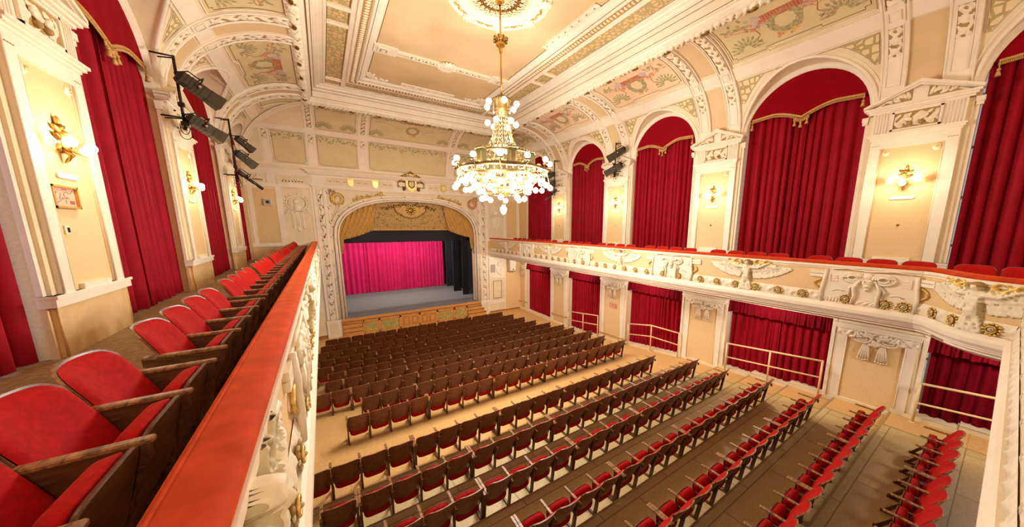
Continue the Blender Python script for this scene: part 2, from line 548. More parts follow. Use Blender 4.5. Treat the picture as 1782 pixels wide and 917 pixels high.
def wrelief(mb, f, s0, s1, z0, z1, n0, amp, mat, period=0.22, along='s', seed=0, res=0.025):
    """raised scrolling foliage on a rectangle of wall"""
    ns = max(4, int(abs(s1 - s0) / res)); nz = max(4, int(abs(z1 - z0) / res))
    P = np.zeros((ns + 1, nz + 1, 3))
    for i in range(ns + 1):
        s = s0 + (s1 - s0) * i / ns
        for j in range(nz + 1):
            z = z0 + (z1 - z0) * j / nz
            if along == 's': u, v, w = (s - s0) / period, (z - z0) / abs(z1 - z0), abs(s1 - s0)
            else: u, v, w = (z - z0) / period, (s - s0) / abs(s1 - s0), abs(z1 - z0)
            a = sin(2 * pi * (u + 0.22 * sin(2 * pi * v + seed))) * sin(pi * v)
            b = cos(2 * pi * (1.5 * u - 0.35 * cos(2 * pi * v + seed))) * (0.35 + 0.65 * sin(pi * v))
            h = max(0.0, a) * 0.6 + max(0.0, b) * 0.5
            edge = min(1, min(v, 1 - v) * 8)
            P[i, j] = f(s, n0 + amp * h * edge, z)
    mb.grid(P, mat)

# ------------------------------------------------------------------ side walls
def ring_pts(c, r, n=28, a0=0.0, a1=pi):
    return [(c + r * cos(a0 + (a1 - a0) * i / n), SPR + r * sin(a0 + (a1 - a0) * i / n)) for i in range(n + 1)]

for side in 'RL':
    f = WSIDE(side)
    wins = WR if side == 'R' else WL
    mb = MB()
    lowmat = M['peach']
    cuts = []
    prev = YB + 0.3
    for (a, b) in wins:
        cuts.append((b, prev)); prev = a
    cuts.append((YR, prev))
    for (a, b) in cuts:                                   # masonry between the openings, full height
        wbox(mb, f, a, b, -0.55, 0.0, -0.1, SPR + 0.1, lowmat)
    for (a, b) in wins:
        wbox(mb, f, a, b, -0.55, 0.0, 3.45, GAL - .012, M['cream'])          # lintel between the storeys
        wbox(mb, f, a, b, -0.55, -0.45, -0.1, 3.5, M['cream']) if False else None
        c, r = 0.5 * (a + b), 0.5 * (b - a)
        # white arch ring on the wall plane, sitting on the jambs
        o_ = ring_pts(c, r + 0.13); i_ = ring_pts(c, r)
        P = np.array([[f(s, -0.50, z) for s, z in i_], [f(s, 0.01, z) for s, z in i_], [f(s, 0.01, z) for s, z in o_]])
        mb.grid(P, M['white'], True)
    struct(mb, 'wall_right' if side == 'R' else 'wall_left',
           'peach papered side wall with arched window openings', 'wall')
    for k, (a, b) in enumerate(wins):                      # window panes behind the curtains
        c, r = 0.5 * (a + b), 0.5 * (b - a)
        for (z0, z1, nm) in ((GAL, SPR, 'upper'), (floor_z(c) - 0.02, 3.45, 'lower')):
            if side == 'L' and nm == 'lower': continue
            mb = MB()
            g = MB()
            wbox(g, f, a + 0.02, b - 0.02, -0.50, -0.47, z0 + 0.05, z1, M['daylight'])
            if nm == 'upper':
                wpoly(g, f, ring_pts(c, r - 0.02), -0.50, -0.47, M['daylight'])
            for q in (0.02, 0.34, 0.66, 0.98):
                s = a + (b - a) * q
                wbox(mb, f, s - 0.035, s + 0.035, -0.47, -0.42, z0 + 0.02, z1, M['white'])
            nb = 4 if nm == 'upper' else 3
            for q in range(nb + 1):
                z = z0 + 0.06 + (z1 - z0 - 0.1) * q / nb
                wbox(mb, f, a, b, -0.468, -0.425, z - 0.03, z + 0.03, M['white'])
            o = mb.build('window_%d' % (k + 1 + (0 if side == 'R' else 5)))
            tag(o, '%s daylight window behind the %s curtains, bay %s from the stage, %s wall' % (
                'arched' if nm == 'upper' else 'tall', 'gallery' if nm == 'upper' else 'stalls', ORD[k + 1], 'right' if side == 'R' else 'left'), 'window', None, 'structure')
            part(g, 'pane', o)

# ------------------------------------------------------------------ coves
def cove_patch(mb, side, s0, s1, t0, t1, off, mat, ns=2, nt=14, edges=True, base=0.0, smooth=True):
    P = np.array([[cove_pt(side, s0 + (s1 - s0) * i / ns, t0 + (t1 - t0) * j / nt, off) for j in range(nt + 1)] for i in range(ns + 1)])
    mb.grid(P, mat, smooth)
    if edges:
        for (fa, fb) in (((0, None), None), ((ns, None), None)):
            i = fa[0]
            B = np.array([cove_pt(side, s0 + (s1 - s0) * i / ns, t0 + (t1 - t0) * j / nt, base) for j in range(nt + 1)])
            mb.grid(np.stack([P[i], B]), mat, False)
        for j in (0, nt):
            B = np.array([cove_pt(side, s0 + (s1 - s0) * i / ns, t0 + (t1 - t0) * j / nt, base) for i in range(ns + 1)])
            mb.grid(np.stack([P[:, j], B]), mat, False)

def cove_relief(mb, side, s0, s1, t0, t1, base, amp, mat, period=0.3, seed=0):
    ns = 9; L = 3.9 * (t1 - t0) / (pi / 2); nt = max(6, int(L / 0.035))
    P = np.zeros((ns + 1, nt + 1, 3))
    for i in range(ns + 1):
        v = i / ns
        for j in range(nt + 1):
            u = L * j / nt / period
            a = sin(2 * pi * (u + 0.25 * sin(2 * pi * v + seed))) * sin(pi * v)
            b = cos(2 * pi * (1.5 * u - 0.3 * cos(2 * pi * v))) * (0.3 + 0.7 * sin(pi * v))
            h = (max(0, a) * 0.6 + max(0, b) * 0.5) * min(1, min(v, 1 - v) * 6)
            P[i, j] = cove_pt(side, s0 + (s1 - s0) * v, t0 + (t1 - t0) * j / nt, base + amp * h)
    mb.grid(P, mat)

def cove_line(mb, side, pts, r, mat, off=0.0, closed=False, n=5):
    """a fine moulding through (s, theta) points, subdivided so that it hugs the curve"""
    path = []
    q = list(pts) + ([pts[0]] if closed else [])
    for (a, b) in zip(q[:-1], q[1:]):
        k = max(1, int(max(abs(b[1] - a[1]) / 0.12, 1)))
        for i in range(k):
            path.append(cove_pt(side, a[0] + (b[0] - a[0]) * i / k, a[1] + (b[1] - a[1]) * i / k, off))
    if not closed: path.append(cove_pt(side, q[-1][0], q[-1][1], off))
    mb.tube(path, r, mat, n, closed)

def stepped_frame(s0, s1, t0, t1, cs=0.14, ct=0.05):
    return [(s0 + cs, t0), (s1 - cs, t0), (s1 - cs, t0 + ct), (s1, t0 + ct), (s1, t1), (s0, t1), (s0, t0 + ct), (s0 + cs, t0 + ct)]

def pleaf(mb, side, s, t, ang, L, W, mat, off=0.008):
    """a painted leaf: a thin lens on the cove surface. ang is measured in (s, arc length)"""
    k = 2.55
    pts = []
    for (u, w) in ((0, 0), (0.3, 0.5), (0.65, 0.42), (1, 0), (0.65, -0.42), (0.3, -0.5)):
        du, dw = u * L, w * W
        pts.append(cove_pt(side, s + cos(ang) * du - sin(ang) * dw, t + (sin(ang) * du + cos(ang) * dw) / k, off))
    mb.add(pts, [(0, 1, 2, 3, 4, 5)], mat)

def wreath(mb, side, c, t, r, rnd):
    for k in range(26):
        a = 2 * pi * k / 26
        for (dr, da) in ((0.0, 0.5), (0.07, 0.95), (-0.06, 0.15)):
            rr = r + dr + rnd.uniform(-0.02, 0.02)
            pleaf(mb, side, c + rr * cos(a), t + rr * sin(a) / 2.55, a + pi / 2 - 0.5 + da, 0.17, 0.075, M['green'] if (k + int(da * 10)) % 3 else M['dullgreen'])
    for k in range(14):
        pleaf(mb, side, c + rnd.uniform(-0.22, 0.22), t - (r + rnd.uniform(0.0, 0.13)) / 2.55, rnd.uniform(0, 6), 0.09, 0.08, M['ribbon'] if k % 2 else M['reliefgold'])

def tuft(mb, side, s, t, rnd, sx=1, R_=0.36):
    for k in range(11):
        a = pi * k / 10
        for q in (0.35, 0.68, 1.0):
            pleaf(mb, side, s + cos(a) * R_ * q * 0.8, t + sin(a) * R_ * q * 0.8 / 2.55, a, 0.15, 0.07, M['dullgreen'] if (k + int(q * 9)) % 2 else M['green'])

def garland_row(mb, side, s0, s1, t, rnd, dens=9, W=0.3):
    n = int(abs(s1 - s0) * dens)
    for k in range(n):
        s = s0 + (s1 - s0) * (k + 0.5) / n
        for q in range(4):
            pleaf(mb, side, s + rnd.uniform(-.05, .05), t + rnd.uniform(-W / 2, W / 2) / 2.55, rnd.uniform(0, 2 * pi), 0.16, 0.075, (M['green'], M['dullgreen'], M['green'], M['ribbon'] if rnd.random() < 0.4 else M['dullgreen'])[q])

def ribbon(mb, side, pts, mat=None):
    cove_line(mb, side, pts, 0.011, mat or M['ribbon'], 0.004, n=4)

def bay_painting(mb, side, s0, s1, t0, t1, rnd):
    c = 0.5 * (s0 + s1); w = s1 - s0
    tm = t0 + (t1 - t0) * 0.44
    wreath(mb, side, c, tm, min(0.36, (t1 - t0) * 0.55), rnd)
    # plaque with scroll ends at the head of the panel
    tp = t1 - 0.16
    cove_patch(mb, side, c - 0.42, c + 0.42, tp - 0.06, tp + 0.03, 0.008, M['garnet'], 2, 3)
    for k in range(13):
        s = c - 0.39 + 0.065 * k
        cove_patch(mb, side, s - 0.010, s + 0.010, tp - 0.055, tp + 0.025, 0.011, M['ribbon'], 1, 2, False)
    for q in (-1, 1):
        for k in range(9):
            pleaf(mb, side, c + q * (0.46 + 0.03 * k), tp - 0.015 + rnd.uniform(-0.05, 0.05), rnd.uniform(0, 6), 0.15, 0.1, M['lilac'])
        garland_row(mb, side, c + q * 0.78, c + q * (w / 2 - 0.14), tp + 0.01, rnd)
        tuft(mb, side, c + q * (w / 2 - 0.42), t0 + 0.06, rnd)
        for d in (0.0, 0.035):
            ribbon(mb, side, [(c + q * (w / 2 - 0.1), tm + 0.13 - d), (c + q * 0.95, tm + 0.10 - d), (c + q * 0.6, tm + 0.03 - d), (c + q * 0.46, tm + 0.12 - d), (c + q * 0.36, tm + 0.05 - d)])
        ribbon(mb, side, [(c + q * 0.42, tm + 0.10), (c + q * 0.66, tm + 0.03), (c + q * 0.6, tm - 0.06), (c + q * 0.72, tm - 0.11), (c + q * 0.62, tm - 0.15)], M['garnet'])
        for k in range(8):
            pleaf(mb, side, c + q * (0.44 + 0.05 * k), tm + 0.05 + rnd.uniform(-0.03, 0.06), rnd.uniform(0, 6), 0.12, 0.07, M['ribbon'])

T_BAND0, T_BAND1 = th_of_z(10.52), th_of_z(10.76)
T_P0, T_P1 = th_of_z(10.82), radians(87)

TN = 0
for side in 'RL':
    f = WSIDE(side)
    wins = WR if side == 'R' else WL
    piers = PR if side == 'R' else PL
    rnd = random.Random(5 if side == 'R' else 9)
    ymax = lambda th: YB - CB * (1 - cove_cs(th)[0])
    NT = 26
    # base shell of the cove with the arched openings cut out
    mb = MB()
    cols = []
    edges = []
    prev = YB + 0.01
    for (a, b) in wins:
        c, r = 0.5 * (a + b), 0.5 * (b - a) + 0.13
        n0 = 6
        for i in range(n0): cols.append((prev + (c + r - prev) * i / n0, 0.0))
        for i in range(41):
            ang = pi * i / 40
            cols.append((c + r * cos(ang), th_of_z(SPR + r * sin(ang)) if 0 < i < 40 else 0.0))
        prev = c - r
    for i in range(8): cols.append((prev + (YR - prev) * i / 7, 0.0))
    P = np.zeros((len(cols), NT + 1, 3))
    for i, (s, t0) in enumerate(cols):
        for j in range(NT + 1):
            t = t0 + (pi / 2 - t0) * j / NT
            P[i, j] = cove_pt(side, min(s, ymax(t)), t)
    mb.grid(P, M['cream'], True)
    for (a, b) in wins:                                   # tunnel soffits and archivolts
        c, r = 0.5 * (a + b), 0.5 * (b - a) + 0.13
        arc = [(c + r * cos(pi * i / 40), SPR + r * sin(pi * i / 40)) for i in range(41)]
        A_ = [cove_pt(side, s, th_of_z(z)) if z > SPR + 1e-3 else f(s, 0, SPR) for s, z in arc]
        W_ = [f(s, 0.0, z) for s, z in arc]
        mb.grid(np.array([A_, W_]), M['cream'], True)
        mb.tube([Vector(p) for p in A_], 0.045, M['white'], 7)
        arc2 = [(c + (r + 0.1) * cos(pi * i / 40), SPR + (r + 0.1) * sin(pi * i / 40)) for i in range(41)]
        mb.tube([Vector(cove_pt(side, s, th_of_z(z), 0.0)) for s, z in arc2 if z > SPR + 0.25], 0.02, M['white'], 6)
        mb.tube([Vector(f(c + (r - 0.02) * cos(pi * i / 40), 0.01, SPR + (r - 0.02) * sin(pi * i / 40))) for i in range(41)], 0.028, M['white'], 6)
    # plain raised band above the arches, panel fields, spandrels
    for k, (a, b) in enumerate(wins):
        ctr = 0.5 * (a + b)
        lim0 = piers[k] + 0.70 if k < len(piers) else a
        lim1 = (piers[k - 1] - 0.70) if k > 0 else YB - 0.35
        r = 0.5 * (b - a) + 0.13
        if k == 0:
            lim1 = min(lim1, ymax(T_BAND1) - 0.3)
        cove_patch(mb, side, lim0, lim1, T_BAND0, T_BAND1, 0.028, M['white'], 6, 4)
        p0, p1 = lim0 + 0.07, lim1 - 0.07
        if k == 0: p1 = ymax(radians(72)) - 0.35
        mat = (M['pinkpanel'] if (side == 'R' and k in (1, 2)) else M['olive'])
        cove_patch(mb, side, p0, p1, T_P0, T_P1, 0.004, mat, 6, 10, False)
        m_ = 0.5 * (p0 + p1)
        fr = [(p0, T_P0), (m_ - 0.55, T_P0), (m_ - 0.55, T_P0 + 0.022), (m_ - 0.4, T_P0 + 0.022), (m_ - 0.4, T_P0 + 0.04), (m_ + 0.4, T_P0 + 0.04), (m_ + 0.4, T_P0 + 0.022),
              (m_ + 0.55, T_P0 + 0.022), (m_ + 0.55, T_P0), (p1, T_P0), (p1, T_P1), (p0, T_P1)]
        cove_line(mb, side, fr, 0.018, M['white'], 0.01, True)
        i0, i1 = p0 + 0.07, p1 - 0.07
        cove_line(mb, side, [(i0 + .1, T_P0 + .035), (m_ - 0.6, T_P0 + 0.035), (m_ - 0.6, T_P0 + .06), (m_ + 0.6, T_P0 + .06), (m_ + 0.6, T_P0 + 0.035), (i1 - .1, T_P0 + .035), (i1 - .1, T_P0 + .06), (i1, T_P0 + .06), (i1, T_P1 - .03), (i0, T_P1 - .03), (i0, T_P0 + .06), (i0 + .1, T_P0 + .06)], 0.008, M['line'], 0.006, True, 4)
        if p1 - p0 > 1.6:
            bay_painting(mb, side, i0 + 0.04, i1 - 0.04, T_P0 + 0.05, T_P1 - 0.02, rnd)
        for q in (-1, 1):                                  # spandrels: leaf painting inside a fine frame
            e = lim1 - 0.06 if q > 0 else lim0 + 0.06
            if k == 0 and q > 0: continue
            pts = [(e, th_of_z(10.46))]
            rs = r + 0.2
            arcp = []
            for i in range(13):
                ang = radians(84) - radians(66) * i / 12
                s = ctr + q * rs * cos(ang); z = SPR + rs * sin(ang)
                if (s - e) * q > -0.02: break
                arcp.append((s, th_of_z(min(z, 10.46))))
            if len(arcp) < 3: continue
            pts += arcp
            z_end = SPR + CH * cove_cs(arcp[-1][1])[1]
            pts.append((e, arcp[-1][1]))
            for i in range(len(arcp) - 1):
                (s0_, t0_), (s1_, t1_) = arcp[i], arcp[i + 1]
                tt = th_of_z(10.46)
                G = np.array([[cove_pt(side, s0_, t0_ + (tt - t0_) * j / 8, 0.006) for j in range(9)], [cove_pt(side, s1_, t1_ + (tt - t1_) * j / 8, 0.006) for j in range(9)]])
                mb.grid(G, M['spandrel'], True)
            (s0_, t0_) = arcp[-1]
            G = np.array([[cove_pt(side, s0_, t0_ + (tt - t0_) * j / 8, 0.006) for j in range(9)], [cove_pt(side, e, t0_ + (tt - t0_) * j / 8, 0.006) for j in range(9)]])
            mb.grid(G, M['spandrel'], True)
            cove_line(mb, side, pts, 0.013, M['white'], 0.01, True)
            cove_line(mb, side, [(s, t) for s, t in pts], 0.005, M['line'], 0.02, True, 4)
    TN += 1
    struct(mb, 'trim_%d' % TN, 'coved ceiling edge above the %s gallery windows with painted wreath panels' % ('right' if side == 'R' else 'left'), 'cove')
    # transverse ribs in pairs above every pier
    for k, c in enumerate(piers):
        mb = MB()
        cove_patch(mb, side, c - 0.26, c + 0.26, 0.03, T_BAND0 - 0.02, 0.008, M['ceiling'], 2, 8, False)
        cove_patch(mb, side, c - 0.26, c + 0.26, T_BAND1 + 0.03, radians(88), 0.008, M['ceiling'], 2, 8, False)
        cove_patch(mb, side, c - 0.30, c + 0.30, T_BAND0, T_BAND1, 0.03, M['white'], 2, 4)
        for q in (-1, 1):
            a, b = c + q * 0.27, c + q * 0.71
            lo, hi = min(a, b), max(a, b)
            cove_patch(mb, side, lo, hi, 0.0, radians(89), 0.05, M['white'], 2, 22)
            for e in (lo + 0.02, hi - 0.02):
                cove_line(mb, side, [(e, 0.0), (e, radians(89))], 0.022, M['white'], 0.05)
            for e in (lo + 0.075, hi - 0.075):
                cove_line(mb, side, [(e, T_BAND1), (e, radians(89))], 0.012, M['white'], 0.05)
                cove_line(mb, side, [(e - 0.022, T_BAND1), (e - 0.022, radians(89))], 0.005, M['line'], 0.052, n=4)
            cove_patch(mb, side, lo + 0.085, hi - 0.085, T_BAND1 + 0.03, radians(88), 0.053, M['umber'], 1, 14, False)
            cove_relief(mb, side, lo + 0.09, hi - 0.09, T_BAND1 + 0.03, radians(88), 0.05, 0.05, M['relief'], 0.32, k + q)
            # square boss at the band, then a short ornament drop and sunk panel
            m_ = 0.5 * (lo + hi)
            cove_patch(mb, side, m_ - 0.15, m_ + 0.15, T_BAND0 + 0.005, T_BAND1 - 0.005, 0.075, M['white'], 2, 3)
            cove_line(mb, side, [(m_ - 0.1, T_BAND0 + .03), (m_ + 0.1, T_BAND0 + .03), (m_ + 0.1, T_BAND1 - .03), (m_ - .1, T_BAND1 - .03)], 0.012, M['white'], 0.085, True)
            ta = th_of_z(9.95)
            cove_patch(mb, side, m_ - 0.11, m_ + 0.11, ta, T_BAND0 - 0.03, 0.053, M['umber'], 1, 5, False)
            cove_relief(mb, side, m_ - 0.12, m_ + 0.12, ta, T_BAND0 - 0.03, 0.05, 0.045, M['relief'], 0.26, 1)
            tb = th_of_z(9.35)
            cove_line(mb, side, [(m_ - 0.12, T_BAND0 - .02), (m_ - 0.12, tb), (m_ + 0.12, tb), (m_ + 0.12, T_BAND0 - .02)], 0.010, M['white'], 0.055)
        TN += 1
        struct(mb, 'trim_%d' % TN, 'pair of ornamented plaster ribs above the %s pier from the stage, %s cove' % (ORD[k + 1], 'right' if side == 'R' else 'left'), 'rib')

# mitre ribs in the two stage corners
for side in 'RL':
    mb = MB()
    def mp(th, d, off):
        p = cove_pt(side, 0, th, off); q = cove_pt('B', 0, th, off)
        return Vector((p[0], q[1], p[2]))
    sg = -1 if side == 'R' else 1
    L_, R_ = [], []
    for j in range(25):
        th = radians(89) * j / 24
        p = mp(th, 0, 0.04)
        L_.append(p + Vector((sg * 0.16, 0.0, 0.0))); R_.append(p + Vector((0, -0.16, 0)))
    mb.grid(np.array([[tuple(v) for v in L_], [tuple(mp(radians(89) * j / 24, 0, 0.075)) for j in range(25)], [tuple(v) for v in R_]]), M['relief'], True)
    mb.tube(L_, 0.03, M['white'], 6); mb.tube(R_, 0.03, M['white'], 6)
    TN += 1
    struct(mb, 'trim_%d' % TN, 'diagonal plaster rib in the %s corner of the cove above the stage' % ('right' if side == 'R' else 'left'), 'rib')

# cove above the stage wall
mb = MB()
NT = 22
xs = np.linspace(XL, XR, 60)
P = np.zeros((len(xs), NT + 1, 3))
for i, x in enumerate(xs):
    for j in range(NT + 1):
        th = pi / 2 * j / NT
        d = CA * (1 - cove_cs(th)[0])
        P[i, j] = cove_pt('B', min(max(x, XL + d), XR - d), th)
mb.grid(P, M['cream'], True)
rnd = random.Random(3)
t0, t1 = th_of_z(9.05), th_of_z(10.36)
u0, u1 = th_of_z(10.62), radians(86)
cols = [(-1.56, -0.36), (0.16, 1.84), (2.44, 6.54), (7.14, 8.82), (9.34, 10.54)]
cove_patch(mb, 'B', -2.0, 10.98, th_of_z(10.42), th_of_z(10.58), 0.025, M['white'], 12, 3)
cove_patch(mb, 'B', XL, XR, 0.0, 0.03, 0.03, M['white'], 12, 2)
for k, (a, b) in enumerate(cols):
    cove_patch(mb, 'B', a, b, t0, t1, 0.005, M['olive'], 4, 8, False)
    cove_line(mb, 'B', stepped_frame(a, b, t0, t1, 0.1, 0.03), 0.007, M['line'], 0.008, True, 4)
    cove_line(mb, 'B', [(a - .07, t0 - .02), (b + .07, t0 - .02), (b + .07, t1 + .02), (a - .07, t1 + .02)], 0.014, M['white'], 0.006, True)
    n = int((b - a) / 0.1)
    for i in range(n):                                    # ivy hanging along the head of each panel
        s = a + 0.06 + (b - a - 0.12) * i / max(1, n - 1)
        drop = 0.05 + 0.06 * (0.5 + 0.5 * cos(2 * pi * (s - a) / 0.55))
        for q in range(4):
            pleaf(mb, 'B', s + rnd.uniform(-.04, .04), t1 - 0.03 - rnd.random() * drop, rnd.uniform(0, 6), 0.11, 0.06, M['green'] if q % 2 else M['dullgreen'])
    a2, b2 = a + 0.03, b - 0.03
    if k in (0, 4):
        q = 1 if k == 0 else -1
        continue
    cove_patch(mb, 'B', a2, b2, u0, u1, 0.005, M['olive'], 4, 8, False)
    cove_line(mb, 'B', stepped_frame(a2, b2, u0, u1, 0.08, 0.03), 0.007, M['line'], 0.008, True, 4)
    garland_row(mb, 'B', a2 + .05, b2 - .05, u1 - 0.11, rnd, 11, 0.26)
    tuft(mb, 'B', a2 + 0.3, u0 + 0.05, rnd, 1, 0.3); tuft(mb, 'B', b2 - 0.3, u0 + 0.05, rnd, 1, 0.3)
    if k == 2:
        wreath(mb, 'B', XM, u0 + 0.30, 0.27, rnd)
        cove_patch(mb, 'B', XM - 0.42, XM + 0.42, u1 - 0.16, u1 - 0.09, 0.009, M['garnet'], 2, 3)
        for q in (-1, 1):
            ribbon(mb, 'B', [(XM + q * 1.8, u0 + 0.45), (XM + q * 1.1, u0 + 0.42), (XM + q * 0.6, u0 + 0.28), (XM + q * 0.35, u0 + 0.4)])
for (a, b) in ((-0.28, 0.10), (1.92, 2.36), (6.62, 7.06), (8.88, 9.26), (-2.0, -1.66), (10.64, 10.98)):
    t_hi = radians(88) if -0.3 <= a <= 9 else th_of_z(10.4)
    cove_patch(mb, 'B', a, b, 0.02, t_hi, 0.02, M['white'], 2, 18)
    m_ = 0.5 * (a + b)
    for (ta, tb, mm) in ((th_of_z(10.62), t_hi - .02, 1), (th_of_z(10.0), th_of_z(10.36), 1)):
        if tb <= ta: continue
        cove_patch(mb, 'B', m_ - 0.09, m_ + 0.09, ta, tb, 0.023, M['umber'], 1, 6, False)
        cove_relief(mb, 'B', m_ - 0.1, m_ + 0.1, ta, tb, 0.02, 0.035, M['relief'], 0.26, 0)
    cove_line(mb, 'B', [(m_ - 0.11, th_of_z(10.36)), (m_ - 0.11, th_of_z(9.3)), (m_ + 0.11, th_of_z(9.3)), (m_ + 0.11, th_of_z(10.36))], 0.008, M['white'], 0.024)
TN += 1
struct(mb, 'trim_%d' % TN, 'cove above the stage with olive panels, ivy borders and a painted wreath', 'cove')

# ------------------------------------------------------------------ ceiling
def loop(mb, prof, mat, x0=XL, x1=XR, y0=YR, y1=YB, dy=0.0, smooth=False):
    """a mitred moulding round the room: prof = (distance in from the side walls, z)"""
    P = []
    for (d, z) in prof:
        P.append([(x0 + d, y1 - d - dy, z), (x1 - d, y1 - d - dy, z), (x1 - d, y0 + d + dy, z), (x0 + d, y0 + d + dy, z)])
    P = np.array(P)
    mb.grid(P, mat, smooth, close_v=True)

DY = CB - CA
mb = MB()
D0 = CA
loop(mb, [(D0 - 0.24, TOP + 0.02), (D0 - 0.2, TOP - 0.05), (D0 - 0.14, TOP - 0.05)], M['white'], dy=DY)
loop(mb, [(D0 + .02, TOP), (D0 + .05, TOP - .02), (D0 + .11, TOP + .0), (D0 + .13, TOP + .08), (D0 + .17, TOP + .13), (D0 + .17, TOP + .18), (D0 + .21, TOP + .2)], M['white'], dy=DY)
loop(mb, [(D0 + .21, TOP + .2), (D0 + .23, TOP + .44)], M['white'], dy=DY)
loop(mb, [(D0 + .23, TOP + .44), (D0 + .30, TOP + .46), (D0 + .30, TOP + .52), (D0 + .37, TOP + .55), (D0 + .40, TOP + .55), (D0 + .43, TOP + .62), (D0 + .50, TOP + .63), (D0 + .53, TOP + .67), (D0 + .62, TOP + .67), (D0 + .64, TOP + .65), (D0 + .70, TOP + .65), (D0 + .73, TOP + .69)], M['white'], dy=DY)
loop(mb, [(D0 + .73, TOP + .69), (D0 + 1.26, TOP + .69)], M['frieze'], dy=DY)
loop(mb, [(D0 + 1.26, TOP + .69), (D0 + 1.29, TOP + .64), (D0 + 1.40, TOP + .64), (D0 + 1.43, TOP + .60), (D0 + 1.52, TOP + .60)], M['white'], dy=DY)
loop(mb, [(D0 + 1.52, TOP + .60), (D0 + 1.74, TOP + .62)], M['umber'], dy=DY)
loop(mb, [(D0 + 1.74, TOP + .62), (D0 + 1.78, TOP + .58), (D0 + 1.84, TOP + .58), (D0 + 1.86, TOP + .64), (D0 + 1.98, TOP + .66), (D0 + 2.02, TOP + .70), (D0 + 2.10, TOP + .71), (D0 + 2.12, TOP + .73)], M['white'], dy=DY)
loop(mb, [(D0 + .315, TOP + .526), (D0 + .335, TOP + .53)], M['line'], dy=DY)
X0, X1, Y0c, Y1c = XL + D0 + 2.12, XR - D0 - 2.12, YR + D0 + 2.12 + DY, YB - D0 - 2.12 - DY
mb.add([(X0, Y0c, CZ), (X1, Y0c, CZ), (X1, Y1c, CZ), (X0, Y1c, CZ)], [(0, 1, 2, 3)], M['ceiling'])
mb.box(XL - 0.5, XR + 0.5, YR, YB + 0.5, CZ + 0.05, CZ + 0.2, M['ceiling'])
# fine dark quirks between the mouldings
for d, z in ((D0 + .215, TOP + .2), (D0 + .233, TOP + .438), (D0 + .725, TOP + .685), (D0 + 1.265, TOP + .685), (D0 + 1.86, TOP + .635), (D0 + 2.115, TOP + .725)):
    loop(mb, [(d - .012, z - .012), (d + .012, z - .012)], M['line'], dy=DY)
# dividers across the painted frieze
for y in (12.2, 11.3, 16.55, 5.0, 4.1):
    for q in (0, 1):
        xa, xb = (XL + D0 + .72, XL + D0 + 1.28) if q == 0 else (XR - D0 - 1.28, XR - D0 - .72)
        mb.box(xa, xb, y - 0.09, y + 0.09, TOP + .64, TOP + .70, M['white'])
        mb.box(xa, xb, y - 0.02, y + 0.02, TOP + .61, TOP + .66, M['white'])
for x in (XL + D0 + 1.35, XR - D0 - 1.35):
    yy = YB - D0 - DY - 1.0
    mb.box(x - 0.08, x + 0.08, yy - 0.28, yy + 0.28, TOP + .63, TOP + .70, M['white'])
struct(mb, 'ceiling', 'cream coffered ceiling with stepped white mouldings and a painted frieze band', 'ceiling')

# garland wound round the foot of the ceiling mouldings
mb = MB()
def garland_run(a, b, seed):
    a = Vector(a); b = Vector(b); L = (b - a).length; t = (b - a) / L
    s = Vector((0, 0, 1)).cross(t); n = int(L / 0.04)
    P = np.zeros((n + 1, 9, 3))
    for i in range(n + 1):
        u = L * i / n
        for j in range(9):
            w = pi * j / 8
            h = 0.085 + 0.03 * sin(2 * pi * u / 0.17 + 2.2 * cos(w) + seed) + 0.022 * sin(2 * pi * u / 0.105 - 3 * w)
            p = a + t * u + s * (cos(w) * (h + 0.03)) - Vector((0, 0, 1)) * (sin(w) * h)
            P[i, j] = p
    mb.grid(P, M['relief'], True)
    k = int(L / 1.15)
    for i in range(k):
        u = (i + 0.5) * L / k
        c = a + t * u - Vector((0, 0, 0.11))
        mb.ell(c, t * 0.13, s * 0.06, Vector((0, 0, 0.03)), M['darkgold'], 8, 5)
    rg = random.Random(seed)
    for i in range(int(L / .09)):
        c = a + t * (i * .09) + s * rg.uniform(-.09, .09) - Vector((0, 0, rg.uniform(.05, .10)))
        mb.ell(c, t * .035 + s * rg.uniform(-.03, .03), s * .022, Vector((0, 0, .025)), M['reliefgold'] if rg.random() < .4 else (M['umber'] if rg.random() < .5 else M['relief']), 6, 4)
zg = TOP + 0.0
xa, xb, ya, yb_ = XL + D0 - 0.06, XR - D0 + 0.06, YR + D0 + DY, YB - D0 - DY + 0.06
garland_run((xa, yb_, zg), (xa, -4.5, zg), 0); garland_run((xb, -4.5, zg), (xb, yb_, zg), 1)
garland_run((xb, yb_, zg), (xa, yb_, zg), 2)
TN += 1
struct(mb, 'trim_%d' % TN, 'plaster fruit garland with gilt leaves round the foot of the ceiling mouldings', 'moulding')

